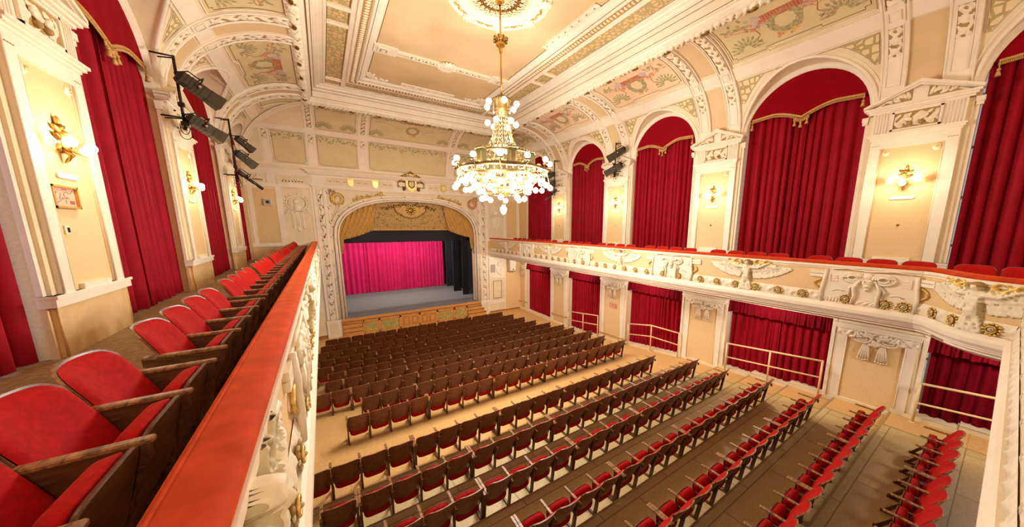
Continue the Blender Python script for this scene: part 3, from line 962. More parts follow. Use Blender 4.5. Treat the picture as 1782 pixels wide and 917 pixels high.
# egg and leaf strip and ceiling ribs
mb = MB()
def bumps_run(a, b, z, pitch, r, mat):
    a = Vector(a); b = Vector(b); L = (b - a).length; t = (b - a) / L; s = Vector((0, 0, 1)).cross(t)
    k = int(L / pitch)
    for i in range(k):
        c = a + t * ((i + .5) * L / k); c.z = z
        mb.ell(c, t * r * 0.8, s * r * 1.5, Vector((0, 0, r * 0.55)), mat, 6, 4)
dd = D0 + 1.63
xa, xb, ya = XL + dd, XR - dd, YB - dd - DY
bumps_run((xa, ya, 0), (xa, 3.0, 0), TOP + .61, 0.13, 0.055, M['relief']); bumps_run((xb, ya, 0), (xb, 3.0, 0), TOP + .61, 0.13, 0.055, M['relief'])
bumps_run((xa, ya, 0), (xb, ya, 0), TOP + .61, 0.13, 0.055, M['relief'])
for yc in (13.03, 4.2):
    mb.box(X0, X1, yc - 0.13, yc + 0.13, CZ - 0.035, CZ + .02, M['white'])
    for q in (-1, 1):
        mb.box(X0, X1, yc + q * 0.12 - 0.025, yc + q * 0.12 + 0.025, CZ - 0.065, CZ, M['white'])
        mb.box(X0, X1, yc + q * 0.085 - 0.006, yc + q * 0.085 + 0.006, CZ - 0.039, CZ, M['line'])
    for (xc, q) in ((X0 + 0.05, 1), (X1 - 0.05, -1)):
        mb.box(min(xc - q * .12, xc + q * 0.62), max(xc - q * .12, xc + q * .62), yc - 0.27, yc + 0.27, CZ - 0.06, CZ + .02, M['white'])
        mb.box(min(xc, xc + q * 0.36), max(xc, xc + q * .36), yc - 0.17, yc + 0.17, CZ - 0.085, CZ, M['white'])
        mb.box(min(xc + q * .07, xc + q * 0.29), max(xc + q * .07, xc + q * .29), yc - 0.10, yc + 0.10, CZ - 0.088, CZ, M['umber'])
        mb.box(min(xc + q * .11, xc + q * 0.25), max(xc + q * .11, xc + q * .25), yc - 0.065, yc + 0.065, CZ - 0.10, CZ, M['white'])
    fc = lambda s, n, z: (s, z + yc, CZ - n)
    wball(mb, fc, XM, 0, 0.05, 0.24, 0.05, M['white'], 14, 6)
    mb.tube([fc(XM + 0.24 * cos(2 * pi * i / 20), 0.05, 0.3 * sin(2 * pi * i / 20)) for i in range(20)], 0.04, M['white'], 6, True)
    for k in range(16):
        a = 2 * pi * k / 16
        wleaf(mb, fc, XM + 0.24 * cos(a), 0.28 * sin(a), 0.05, a, 0.07, 0.05, 0.04, M['relief'])
    for q in (-1, 1):
        for k in range(8):
            wball(mb, fc, XM + q * (0.45 + 0.13 * k), 0.03 * (-1) ** k, 0.05, 0.055, 0.03, M['relief'], 7, 4)
            if k % 2 == 0: wball(mb, fc, XM + q * (0.5 + 0.13 * k), 0, 0.06, 0.025, 0.02, M['line'], 6, 4)
# leaf borders inside the main field: along the stage end and the two long sides
def border(p0, p1, inward):
    p0 = Vector(p0); p1 = Vector(p1); t = (p1 - p0).normalized(); L = (p1 - p0).length; iv = Vector(inward)
    c = 0.5 * (p0 + p1)
    fl = lambda s, n, z: tuple(c + t * s + iv * z - Vector((0, 0, n)))
    wbox(mb, fl, -L / 2, L / 2, 0, 0.03, 0.02, 0.22, M['white'])
    for zz in (0.03, 0.21): wbox(mb, fl, -L / 2, L / 2, 0, 0.05, zz - 0.018, zz + 0.018, M['white'])
    n = int(L / 0.32)
    for i in range(n):
        s = -L / 2 + (i + 0.5) * L / n
        for q in (-1, 0, 1): wleaf(mb, fl, s + q * .03, 0.07, 0.035, pi / 2 + q * 0.9, 0.05, 0.02, 0.02, M['relief'], 6, 4)
        wball(mb, fl, s, 0.12, 0.04, 0.026, 0.02, M['line'], 6, 4)
border((XM - 1.15, Y1c, CZ), (XM + 1.15, Y1c, CZ), (0, -1, 0))
border((X0, 9.9, CZ), (X0, 7.3, CZ), (1, 0, 0)); border((X1, 9.9, CZ), (X1, 7.3, CZ), (-1, 0, 0))
for (xc, q) in ((X0, 1), (X1, -1)):
    fc = lambda s, n, z: (xc + q * s, Y1c - z, CZ - n)
    for k in range(12):
        wleaf(mb, fc, 0.1 + 0.05 * k, 0.1 + 0.02 * sin(k), 0.02, 0.9 * sin(k * 1.3), 0.1, 0.04, 0.04, M['relief'])
        wleaf(mb, fc, 0.1 + 0.02 * sin(k), 0.1 + 0.03 * k, 0.02, 1.5 + 0.9 * sin(k * 1.3), 0.1, 0.04, 0.04, M['relief'])
TN += 1
struct(mb, 'trim_%d' % TN, 'white plaster cross ribs, cartouches and leaf borders on the ceiling field', 'moulding')

# rosette over the chandelier
CHX, CHY = XM - 0.015, 8.6
mb = MB()
cz = CZ
mb.lathe([(1.40, cz + .01), (1.40, cz - .04), (1.34, cz - .06), (1.30, cz - .05), (1.27, cz - .02), (1.16, cz - .02), (1.14, cz - .06), (1.08, cz - .09), (1.02, cz - .06), (0.99, cz - .04), (0.97, cz - .09), (0.90, cz - .12), (0.86, cz - .08), (0.84, cz + .0), (0.80, cz + .02)], M['white'], 56, (CHX, CHY, 0))
n = 60
for i in range(n):
    a = 2 * pi * i / n
    fc = lambda s, nn, z: (CHX + (1.215 + z) * cos(a + s), CHY + (1.215 + z) * sin(a + s), cz - nn)
    c = Vector((CHX + 1.215 * cos(a), CHY + 1.215 * sin(a), cz - 0.035))
    t = Vector((-sin(a), cos(a), 0)); r_ = Vector((cos(a), sin(a), 0))
    w = 1 if i % 2 else -1
    mb.ell(c + r_ * 0.02 * w, t * 0.07 + r_ * 0.02 * w, r_ * 0.035, Vector((0, 0, 0.035)), M['gold'] if i % 3 else M['reliefgold'], 7, 4)
for i in range(8):
    a = 2 * pi * i / 8 + 0.35
    c = Vector((CHX + 1.2 * cos(a), CHY + 1.2 * sin(a), cz - 0.06)); t = Vector((-sin(a), cos(a), 0)); r_ = Vector((cos(a), sin(a), 0))
    mb.ell(c, t * 0.15, r_ * 0.17, Vector((0, 0, 0.06)), M['white'], 10, 6)
    for q in range(10):
        b = 2 * pi * q / 10
        mb.ell(c + t * 0.16 * cos(b) + r_ * 0.18 * sin(b), t * 0.05, r_ * 0.05, Vector((0, 0, 0.05)), M['relief'], 6, 4)
mb.lathe([(0.82, cz + .005), (0.0, cz + .005)], M['grilledark'], 48, (CHX, CHY, 0))
for (rr, nn, r2) in ((0.72, 26, 0.062), (0.34, 14, 0.05)):
    for i in range(nn):
        a = 2 * pi * i / nn
        mb.tube([(CHX + rr * cos(a) + r2 * cos(b), CHY + rr * sin(a) + r2 * sin(b), cz - 0.02) for b in [2 * pi * q / 12 for q in range(12)]], 0.014, M['relief'], 5, True)
for i in range(24):
    a = 2 * pi * i / 24
    mb.tube([(CHX + 0.4 * cos(a), CHY + 0.4 * sin(a), cz - .02), (CHX + 0.64 * cos(a), CHY + 0.64 * sin(a), cz - .02)], 0.012, M['darkgold'], 5)
    a += pi / 24
    mb.ell((CHX + 0.52 * cos(a), CHY + 0.52 * sin(a), cz - .015), (0.05, 0, 0), (0, 0.05, 0), (0, 0, 0.03), M['darkgold'], 7, 4)
ro = mb.build('ceiling_rosette')
tag(ro, 'round ceiling rosette with gilded wreath and dark pierced grille above the chandelier rod', 'ceiling rosette')

# ------------------------------------------------------------------ gallery piers with pediments
def upper_pier(side, c, k):
    f0 = WSIDE(side)
    f = lambda s, n, z: f0(c + s, n, z)
    sd = 'right' if side == 'R' else 'left'
    root = empty('gallery_pilaster', f(0, 0, GAL), 'white pedimented gallery pilaster with peach panel, %s from the stage, %s wall' % (ORD[k + 1], sd), 'pilaster', 'pilasters along the gallery walls')
    W = 0.87
    base = Vector(f(0, 0, GAL))
    def P(mb, nm, label=None):
        o = mb.mesh(nm); o.transform(Matrix.Translation(-base))
        ob = bpy.data.objects.new(nm, o); COL.objects.link(ob); ob.parent = root
        if label: ob['label'] = label
        return ob
    mb = MB()
    wbox(mb, f, -W, W, 0, 0.05, GAL, GAL + .62, M['dado'])
    wbox(mb, f, -W + .06, W - .06, 0.05, 0.10, GAL, GAL + .62, M['dado'])
    for q in (-1, 1):
        wtube(mb, f, [(q * (W - .06), 0.10, GAL), (q * (W - .06), 0.10, GAL + .62)], 0.012, M['dado'])
    P(mb, 'dado')
    mb = MB()
    wbox(mb, f, -W - .02, W + .02, 0, 0.14, GAL + .62, GAL + .76, M['white'])
    wbox(mb, f, -W - .03, W + .03, 0, 0.16, GAL + .72, GAL + .76, M['white'])
    wbox(mb, f, -0.32, 0.32, 0, 0.15, GAL + .76, GAL + .83, M['white'])
    P(mb, 'chair_rail')
    mb = MB()
    z0, z1 = GAL + .76, 8.12
    wbox(mb, f, -W, W, 0, 0.05, z0, 8.72, M['white'])
    wbox(mb, f, -W + .07, W - .07, 0.05, 0.085, z0, 8.72, M['cream'])
    for q in (-1, 1):
        a, b = sorted((q * 0.50, q * 0.70))
        wbox(mb, f, a, b, 0.05, 0.14, z0, z1, M['white'])
        wtube(mb, f, [(q * 0.505, 0.13, z0), (q * 0.505, 0.13, 7.9)], 0.014, M['white'])
        wtube(mb, f, [(q * 0.70, 0.135, z0), (q * 0.70, 0.135, z1)], 0.012, M['white'])
        for i in range(4): wbox(mb, f, q * 0.6 - .075 + .04 * i, q * 0.6 - .053 + .04 * i, .1, .146, 7.97, 7.982, M['umber'])
    wbox(mb, f, -.699, .699, 0.05, 0.137, 7.9, z1 - .002, M['white'])
    for q in (-1, 1):
        wbox(mb, f, q * W - .05, q * W + .05, 0, 0.1, 8.55, 8.62, M['white'])
        wbox(mb, f, q * W - .06, q * W + .06, 0, 0.12, 8.62, 8.72, M['white'])
    P(mb, 'surround')
    mb = MB()
    wbox(mb, f, -0.50, 0.50, 0.05, 0.10, z0, 7.9, M['peach'])
    P(mb, 'wall_panel', 'peach papered panel')
    for q in (-1, 1):
        mb = MB()
        wball(mb, f, q * 0.40, 7.80, 0.10, 0.072, 0.035, M['relief'], 12, 6)
        wball(mb, f, q * 0.40, 7.80, 0.12, 0.035, 0.03, M['reliefgold'], 8, 5)
        P(mb, 'corner_boss')
    mb = MB()
    for (za, zb, nn, w) in ((8.12, 8.16, .16, .72), (8.16, 8.20, .20, .75), (8.20, 8.24, .23, .77)):
        wbox(mb, f, -w, w, 0.05, nn, za, zb, M['white'])
    P(mb, 'lower_cornice')
    mb = MB()
    wbox(mb, f, -.72, .72, 0.05, 0.15, 8.24, 8.74, M['white'])
    for q in (-1, 1):
        for i in range(5):
            s = q * (0.46 + 0.052 * i)
            wtube(mb, f, [(s, 0.15, 8.26), (s, 0.15, 8.72)], 0.013, M['white'])
    wbox(mb, f, -.37, .37, 0.15, 0.156, 8.30, 8.68, M['umber'])
    for (a, b, c_, d) in ((-.39, .39, 8.28, 8.315), (-.39, .39, 8.665, 8.70), (-.39, -.35, 8.28, 8.70), (.35, .39, 8.28, 8.70)):
        wbox(mb, f, a, b, 0.15, 0.185, c_, d, M['white'])
    P(mb, 'frieze')
    mb = MB()
    wrelief(mb, f, -.34, .34, 8.325, 8.655, 0.152, 0.04, M['relief'], 0.24, 's', k)
    for q in (-1, 1):
        wball(mb, f, q * 0.09, 8.40, 0.17, 0.05, 0.05, M['umber'], 8, 5)
        wleaf(mb, f, q * 0.05, 8.45, 0.18, pi / 2 - q * 0.9, 0.09, 0.05, 0.03, M['relief'])
    P(mb, 'relief_tablet')
    mb = MB()
    for (za, zb, nn, w) in ((8.74, 8.78, .17, .80), (8.78, 8.82, .22, .84), (8.82, 8.87, .26, .88)):
        wbox(mb, f, -w, w, 0.0, nn, za, zb, M['white'])
    ap = 9.32
    wpoly(mb, f, [(-.80, 8.87), (.80, 8.87), (0, ap - .06)], 0.0, 0.12, M['white'])
    for q in (-1, 1):
        for (o, nn) in ((0.0, .26), (0.05, .22)):
            wpoly(mb, f, [(q * .90, 8.87 - o * .2), (q * .90, 8.93 - o), (0, ap - o), (0, ap - .07 - o)], 0.0, nn, M['white'])
        pts = [(q * .12, 8.92), (q * .62, 8.92), (q * .12, 9.16)]
        wpoly(mb, f, pts, 0.12, 0.125, M['umber'])
    P(mb, 'pediment')
    mb = MB()
    for q in (-1, 1):
        for i in range(9):
            u = i / 8
            wleaf(mb, f, q * (.15 + .36 * u), 8.94 + 0.03 * (i % 3), 0.13, (pi / 2 - q * (0.3 + 0.9 * (i % 4) / 3)), 0.10 * (1 - .6 * u), 0.04, 0.03, M['relief'], 6, 4)
    P(mb, 'pediment_leaves')

for side in 'RL':
    for k, c in enumerate((PR if side == 'R' else PL)[:4]):
        upper_pier(side, c, k)

# ------------------------------------------------------------------ stalls piers under the right gallery
def lower_pier(c, k):
    f0 = WSIDE('R')
    f = lambda s, n, z: f0(c + s, n, z)
    zb = floor_z(c + 0.8)
    base = Vector(f(0, 0, zb))
    root = empty('stalls_pilaster', base, 'pilaster with bow and tassel relief under the balcony, %s from the stage' % ORD[k + 1], 'pilaster', 'pilasters under the right balcony')
    def P(mb, nm, label=None):
        o = mb.mesh(nm); o.transform(Matrix.Translation(-base))
        ob = bpy.data.objects.new(nm, o); COL.objects.link(ob); ob.parent = root
        if label: ob['label'] = label
    mb = MB()
    wbox(mb, f, -.88, .88, 0, 0.05, zb - .05, 3.9, M['cream'])
    for q in (-1, 1):
        a, b = sorted((q * .54, q * .72))
        wbox(mb, f, a, b, 0.05, 0.085, zb, 3.05, M['white'])
        wtube(mb, f, [(q * .54, .085, zb), (q * .54, .085, 3.05)], 0.012, M['white'])
        a, b = sorted((q * .80, q * .88))
        wbox(mb, f, a, b, 0.05, 0.07, zb, 3.5, M['white'])
    wbox(mb, f, -.75, .75, 0.05, .10, zb - .02, zb + 0.12, M['white'])
    P(mb, 'surround')
    mb = MB()
    wbox(mb, f, -.54, .54, 0.05, 0.058, zb + .1, 3.06, M['peach'])
    P(mb, 'wall_panel', 'peach papered panel')
    mb = MB()
    wrelief(mb, f, -.74, .74, 3.04, 3.26, 0.06, 0.05, M['relief'], 0.2, 's', k)
    wbox(mb, f, -.78, .78, 0.05, 0.12, 3.27, 3.34, M['white'])
    wbox(mb, f, -.84, .84, 0.05, 0.16, 3.34, 3.42, M['white'])
    P(mb, 'capital_band')
    mb = MB()
    for q in (-1, 1):
        wtube(mb, f, [(q * (.24 + .17 * cos(2 * pi * i / 14)), .10, 3.08 + .11 * sin(2 * pi * i / 14)) for i in range(14)], 0.03, M['relief'], 6, True)
        wtube(mb, f, [(q * (.24 + .11 * cos(2 * pi * i / 12)), .09, 3.08 + .06 * sin(2 * pi * i / 12)) for i in range(12)], 0.02, M['relief'], 6, True)
        for i in range(8):
            wleaf(mb, f, q * (.06 + .045 * i), 3.18 - .012 * i, .10, pi / 2 - q * (1.0 + 0.8 * sin(i * 2.0)), .07, .035, .035, M['relief'], 6, 4)
    for i in range(7): wball(mb, f, -.06 + .02 * i, 2.98 + .05 * sin(i * 2), .1, .055, .045, M['relief'], 7, 4)
    P(mb, 'bow_relief')
    for q in (-1, 1):
        mb = MB()
        for i in range(5):
            s = q * .16 + (i - 2) * .036
            wtube(mb, f, [(q * .15 + (i - 2) * .016, .085, 3.0), (s, .10, 2.75), (s + q * .01 + (i - 2) * .012, .085, 2.52 + .012 * abs(i - 2))], [0.016, 0.02, 0.024], M['relief'], 6)
            wball(mb, f, s + q * .01 + (i - 2) * .012, 2.505 + .012 * abs(i - 2), .085, 0.026, .03, M['relief'], 6, 4)
        P(mb, 'tassel_relief')

for k, c in enumerate(PR[:4]): lower_pier(c, k)
f = WSIDE('R')
mb = MB()                                                   # capital fragment on the wall beside the stage
g = lambda s, n, z: f(19.8 + s, n, z)
wbox(mb, g, -.53, .40, 0, .05, 0, .12, M['white'])
wbox(mb, g, -.53, -.36, 0, .05, .1, 3.9, M['white'])
wrelief(mb, g, -.45, .38, 3.04, 3.3, 0.01, 0.05, M['relief'], 0.2, 's', 3)
for q in (-1, 1):
    wtube(mb, g, [(q * .16 + .13 * cos(2 * pi * i / 12), .06, 3.05 + .1 * sin(2 * pi * i / 12)) for i in range(12)], 0.026, M['relief'], 6, True)
    for i in range(4): wtube(mb, g, [(q * .12, .05, 2.98), (q * .12 + (i - 1.5) * .035, .05, 2.5)], [.014, .022], M['relief'], 6)
o = mb.build('bow_capital'); tag(o, 'bow and tassel plaster relief in the corner beside the stage, under the balcony', 'relief')

# ------------------------------------------------------------------ stage wall and proscenium
YF = YB
def super_arch(a, b, zs, n=2.5, k=60, dx=0.0):
    pts = []
    for i in range(k + 1):
        t = pi * i / k
        c, s = cos(t), sin(t)
        pts.append((XM + a * math.copysign(abs(c) ** (2 / n), c), zs + b * s ** (2 / n)))
    return pts          # from right to left
ZS = 5.3
inner = super_arch(3.86, 2.18, ZS)
def arch_z(x):
    u = min(1, abs(x - XM) / 3.86)
    return ZS + 2.18 * (1 - u ** 2.5) ** (1 / 2.5)
mb = MB()
xs = sorted(set([XL - .3, XM - 3.86, XM + 3.86, XR + .3] + [XM - 3.86 + 7.72 * (0.5 - 0.5 * cos(pi * i / 60)) for i in range(61)]))
for a, b in zip(xs[:-1], xs[1:]):
    if b <= XM - 3.86 + 1e-6 or a >= XM + 3.86 - 1e-6:
        mb.box(a, b, YF, YF + 0.6, -.1, SPR + .3, M['cream'])
    else:
        za, zb = (arch_z(a), arch_z(b))
        mb.hexa([(a, YF, za), (b, YF, zb), (b, YF + .6, zb), (a, YF + .6, za), (a, YF, SPR + .3), (b, YF, SPR + .3), (b, YF + .6, SPR + .3), (a, YF + .6, SPR + .3)], M['cream'])
struct(mb, 'wall_front', 'cream stage wall with a broad flattened proscenium arch', 'wall')

fs = lambda s, n, z: (s, YF - n, z)
mb = MB()
# arch frame: inner bead, splayed hollow and outer moulding
for (a, b, n, r, mt) in ((3.83, 2.16, .02, .05, 'white'), (3.97, 2.26, .10, .075, 'white'), (4.10, 2.36, .07, .03, 'white'), (4.17, 2.42, .05, .045, 'white')):
    pts = [(XM + a, n, 0.96)] + [(s, n, z) for s, z in super_arch(a, b, ZS)] + [(XM - a, n, 0.96)]
    wtube(mb, fs, pts, r, M[mt], 8)
pts = [(XM + 3.905, .045, 0.96)] + [(s, .045, z) for s, z in super_arch(3.905, 2.215, ZS)] + [(XM - 3.905, .045, 0.96)]
wtube(mb, fs, pts, .012, M['umber'], 5)
for i in range(1, 60, 5):
    for (a, b) in ((3.88, 2.2), (4.10, 2.37)):
        p = super_arch(a, b, ZS)[i]
        wball(mb, fs, p[0], p[1], .10, .035, .03, M['umber'], 6, 4)
struct(mb, 'trim_%d' % (TN + 1), 'rounded white mouldings framing the proscenium arch', 'moulding')
TN += 1

# side pilasters of the proscenium
for q, sd in ((-1, 'left'), (1, 'right')):
    mx = lambda x: XM + q * (XM - x)
    fq = lambda s, n, z: (XM - q * (XM - s) if False else (s if q < 0 else 2 * XM - s), YF - n, z)
    mb = MB()
    wbox(mb, fq, -.26, .42, 0, .07, 0.95, 7.95, M['white'])
    wbox(mb, fq, -.27, .46, 0, .12, 0, 0.98, M['white'])
    wbox(mb, fq, -.29, .48, 0, .14, .88, .98, M['white'])
    wbox(mb, fq, -.16, .24, .12, .125, .15, .8, M['cream'])
    for s in (-.235, -.10, .18, .36): wtube(mb, fq, [(s, .07, 1.0), (s, .07, 7.9)], .016, M['white'])
    wbox(mb, fq, -.08, .16, .07, .074, 1.02, 7.85, M['cream'])
    TN += 1
    struct(mb, 'trim_%d' % TN, 'tall white pilaster on the %s of the stage opening' % sd, 'pilaster')
    mb = MB()
    wrelief(mb, fq, -.06, .14, 1.05, 7.8, .074, .03, M['relief'], .5, 'z', 0, .022)
    for i in range(13):
        z = 1.35 + .52 * i
        wbox(mb, fq, -.03, .11, .074, .108, z - .02, z + .02, M['umber'])
        wleaf(mb, fq, .04, z + .04, .09, pi / 2, .1, .045, .03, M['relief'], 6, 4)
    for i in range(9):
        z = 1.6 + .75 * i
        wleaf(mb, fq, .40, z, .08, pi / 2 + .5, .1, .02, .02, M['umber'], 6, 4)
        wball(mb, fq, .42, z + .2, .08, .03, .03, M['umber'], 6, 4)
    o = mb.build('pilaster_ornament'); tag(o, 'upright strip of leaf relief on the %s proscenium pilaster' % sd, 'relief')

# entablature over the arch
mb = MB()
wbox(mb, fs, -.26, 2 * XM + .26, 0, .10, 7.9, 8.02, M['white'])
wbox(mb, fs, -.30, 2 * XM + .30, 0, .15, 7.97, 8.02, M['white'])
wbox(mb, fs, -.26, 2 * XM + .26, 0, .07, 8.0, 8.56, M['white'])
for (za, zb, n) in ((8.54, 8.60, .12), (8.60, 8.66, .2), (8.66, 8.71, .3), (8.71, 8.76, .36)):
    wbox(mb, fs, -.26 - n * .7, 2 * XM + .26 + n * .7, 0, n, za, zb, M['white'])
for i in range(110):
    s = -.2 + (2 * XM + .4) * i / 109
    wball(mb, fs, s, 8.57, .12, .028, .03, M['relief'], 6, 4)
for (a, b) in ((.34, 3.5), (2 * XM - 3.5, 2 * XM - .34)):
    wbox(mb, fs, a, b, .07, .074, 8.1, 8.46, M['cream'])
    for (c0, c1, d0, d1) in ((a, b, 8.08, 8.11), (a, b, 8.45, 8.48), (a - .02, a + .015, 8.08, 8.48), (b - .015, b + .02, 8.08, 8.48)):
        wbox(mb, fs, c0, c1, .07, .095, d0, d1, M['white'])
TN += 1
struct(mb, 'trim_%d' % TN, 'white entablature across the top of the proscenium', 'moulding')
mb = MB()
for i in range(26):
    s = .55 + (2 * XM - 1.1) * i / 25
    if abs(s - XM) < .85 or min(abs(s - t) for t in (1.45, 2.62, 2 * XM - 2.62, 2 * XM - 1.45)) < .18: continue
    wball(mb, fs, s, 8.28, .08, .05, .04, M['relief'], 8, 5)
    wball(mb, fs, s, 8.28, .10, .028, .03, M['umber'], 6, 4)
    for q in (-1, 1): wleaf(mb, fs, s + q * .05, 8.28, .075, 0 if q > 0 else pi, .06, .03, .02, M['relief'], 6, 4)
o = mb.build('frieze_relief'); tag(o, 'row of round plaster bosses along the frieze above the stage', 'relief')
for k, s in enumerate((1.45, 2.62, 2 * XM - 2.62, 2 * XM - 1.45)):
    mb = MB()
    pts = [(s - .15, 8.44), (s - .15, 8.24), (s - .12, 8.12), (s, 8.06), (s + .12, 8.12), (s + .15, 8.24), (s + .15, 8.44), (s, 8.46)]
    wpoly(mb, fs, pts, .07, .12, M['gold'])
    mid = [(s + (x - s) * .72, 8.27 + (z - 8.27) * .76) for x, z in pts]
    wpoly(mb, fs, mid, .12, .135, M['silver'])
    wbox(mb, fs, s - .18, s + .18, .1, .15, 8.44, 8.49, M['gold'])
    o = mb.build('shield'); tag(o, 'small gilt shield on the stage frieze, %s' % ('outer one left of the crest', 'inner one left of the crest', 'inner one right of the crest', 'outer one right of the crest')[k], 'shield', 'gilt shields on the stage frieze')
# crest in the middle
root = empty('gilded_crest', (XM, YF, 8.4), 'gilded crest with crown and scrolls at the centre of the stage frieze', 'crest')
def CP(mb, nm, label=None):
    me = mb.mesh(nm); me.transform(Matrix.Translation((-XM, -YF, -8.4)))
    o = bpy.data.objects.new(nm, me); COL.objects.link(o); o.parent = root
    if label: o['label'] = label
mb = MB()
pts = [(XM - .3, 8.66), (XM - .32, 8.3), (XM - .22, 8.08), (XM, 7.98), (XM + .22, 8.08), (XM + .32, 8.3), (XM + .3, 8.66)]
wpoly(mb, fs, pts, .07, .18, M['gold'])
wpoly(mb, fs, [(XM + (x - XM) * .75, 8.36 + (z - 8.36) * .75) for x, z in pts], .18, .21, M['silver'])
CP(mb, 'escutcheon')
mb = MB()
lyre = [(XM - .13, .24, 8.58), (XM - .16, .25, 8.4), (XM - .13, .25, 8.26), (XM, .25, 8.18), (XM + .13, .25, 8.26), (XM + .16, .25, 8.4), (XM + .13, .24, 8.58)]
wtube(mb, fs, lyre, .032, M['darkgold'], 7)
wtube(mb, fs, [(XM - .17, .24, 8.56), (XM + .17, .24, 8.56)], .018, M['darkgold'], 6)
for d in (-.05, 0, .05): wtube(mb, fs, [(XM + d, .24, 8.56), (XM + d, .24, 8.22)], .008, M['darkgold'], 5)
CP(mb, 'lyre')
mb = MB()
for q in (-1, 1):
    for i in range(10):
        a = pi / 2 - q * (0.3 + i * .22)
        wleaf(mb, fs, XM + q * (.2 + .03 * i), 8.74 - .012 * i * (i > 5), .16, a, .12, .05, .05, M['darkgold'] if i % 2 else M['gold'], 7, 4)
        wleaf(mb, fs, XM + q * .3, 8.12 + .05 * i, .1, (0 if q > 0 else pi) + q * (i - 5) * .12, .11, .04, .04, M['darkgold'], 6, 4)
CP(mb, 'leaf_mantling')
mb = MB()
wbox(mb, fs, XM - .14, XM + .14, .14, .3, 8.86, 8.93, M['gold'])
for i in range(5):
    s = XM - .12 + .06 * i
    wball(mb, fs, s, 8.99 + .03 * (2 - abs(i - 2)), .22, .045, .045, M['darkgold'] if i % 2 else M['garnet'], 7, 5)
wball(mb, fs, XM, 9.11, .22, .035, .035, M['gold'], 7, 5)
CP(mb, 'crown')
for q in (-1, 1):
    mb = MB()
    a, b = sorted((XM + q * .34, XM + q * .68))
    wbox(mb, fs, a, b, .09, .14, 8.26, 8.46, M['white'])
    wtube(mb, fs, [(XM + q * .7, .12, 8.22), (XM + q * .7, .12, 8.52)], .05, M['gold'], 8)
    wtube(mb, fs, [(XM + q * .34, .13, 8.5), (XM + q * .68, .13, 8.5)], .018, M['gold'], 6)
    wtube(mb, fs, [(XM + q * .34, .13, 8.23), (XM + q * .68, .13, 8.23)], .018, M['gold'], 6)
    CP(mb, 'scroll_arm', 'white banner with gilt scroll end')
# spandrel gilding beside the arch
for q, sd in ((-1, 'left'), (1, 'right')):
    fq = lambda s, n, z: (s if q < 0 else 2 * XM - s, YF - n, z)
    rnd = random.Random(4)
    mb = MB()
    wtube(mb, fq, [(.78 + .21 * cos(2 * pi * i / 20), .06, 7.42 + .21 * sin(2 * pi * i / 20)) for i in range(20)], .05, M['reliefgold'] if q < 0 else M['ribbon'], 7, True)
    for i in range(34):
        a = 2 * pi * i / 34
        wleaf(mb, fq, .78 + .23 * cos(a), 7.42 + .23 * sin(a), .07, a + .9, .065, .03, .03, (M['gold'], M['dullgreen'], M['reliefgold'])[i % 3] if q < 0 else M['ribbon'], 6, 4)
    for i in range(26):
        wleaf(mb, fq, .44 + rnd.random() * .3, 7.7 + rnd.random() * .12 - .25 * (i % 2), .06, rnd.uniform(0, 6), .06, .03, .03, M['reliefgold'] if i % 2 else M['green'], 6, 4)
    for (p) in ([(.78, .05, 7.2), (.70, .05, 6.9), (.56, .05, 6.6), (.50, .05, 6.3)], [(.9, .05, 7.24), (.86, .05, 7.0), (.72, .05, 6.8), (.6, .05, 6.5)], [(1.0, .05, 7.4), (1.1, .05, 7.3), (1.0, .05, 7.15)]):
        wtube(mb, fq, p, .03, M['white'], 6)
    o = mb.build('wreath_relief'); tag(o, 'ribboned plaster wreath in the %s spandrel of the proscenium arch' % sd, 'relief')
    mb = MB()
    for i in range(60):
        u = i / 59
        s = 1.5 + 1.5 * u
        z = 7.38 + .34 * u + rnd.uniform(-.08, .10) * (1 - .4 * u)
        wleaf(mb, fq, s, z, .05, rnd.uniform(0, 6), .085, .035, .03, M['gold'] if i % 3 else M['reliefgold'], 6, 4)
    o = mb.build('laurel_relief'); tag(o, 'gilded laurel spray above the %s shoulder of the proscenium arch' % sd, 'relief')

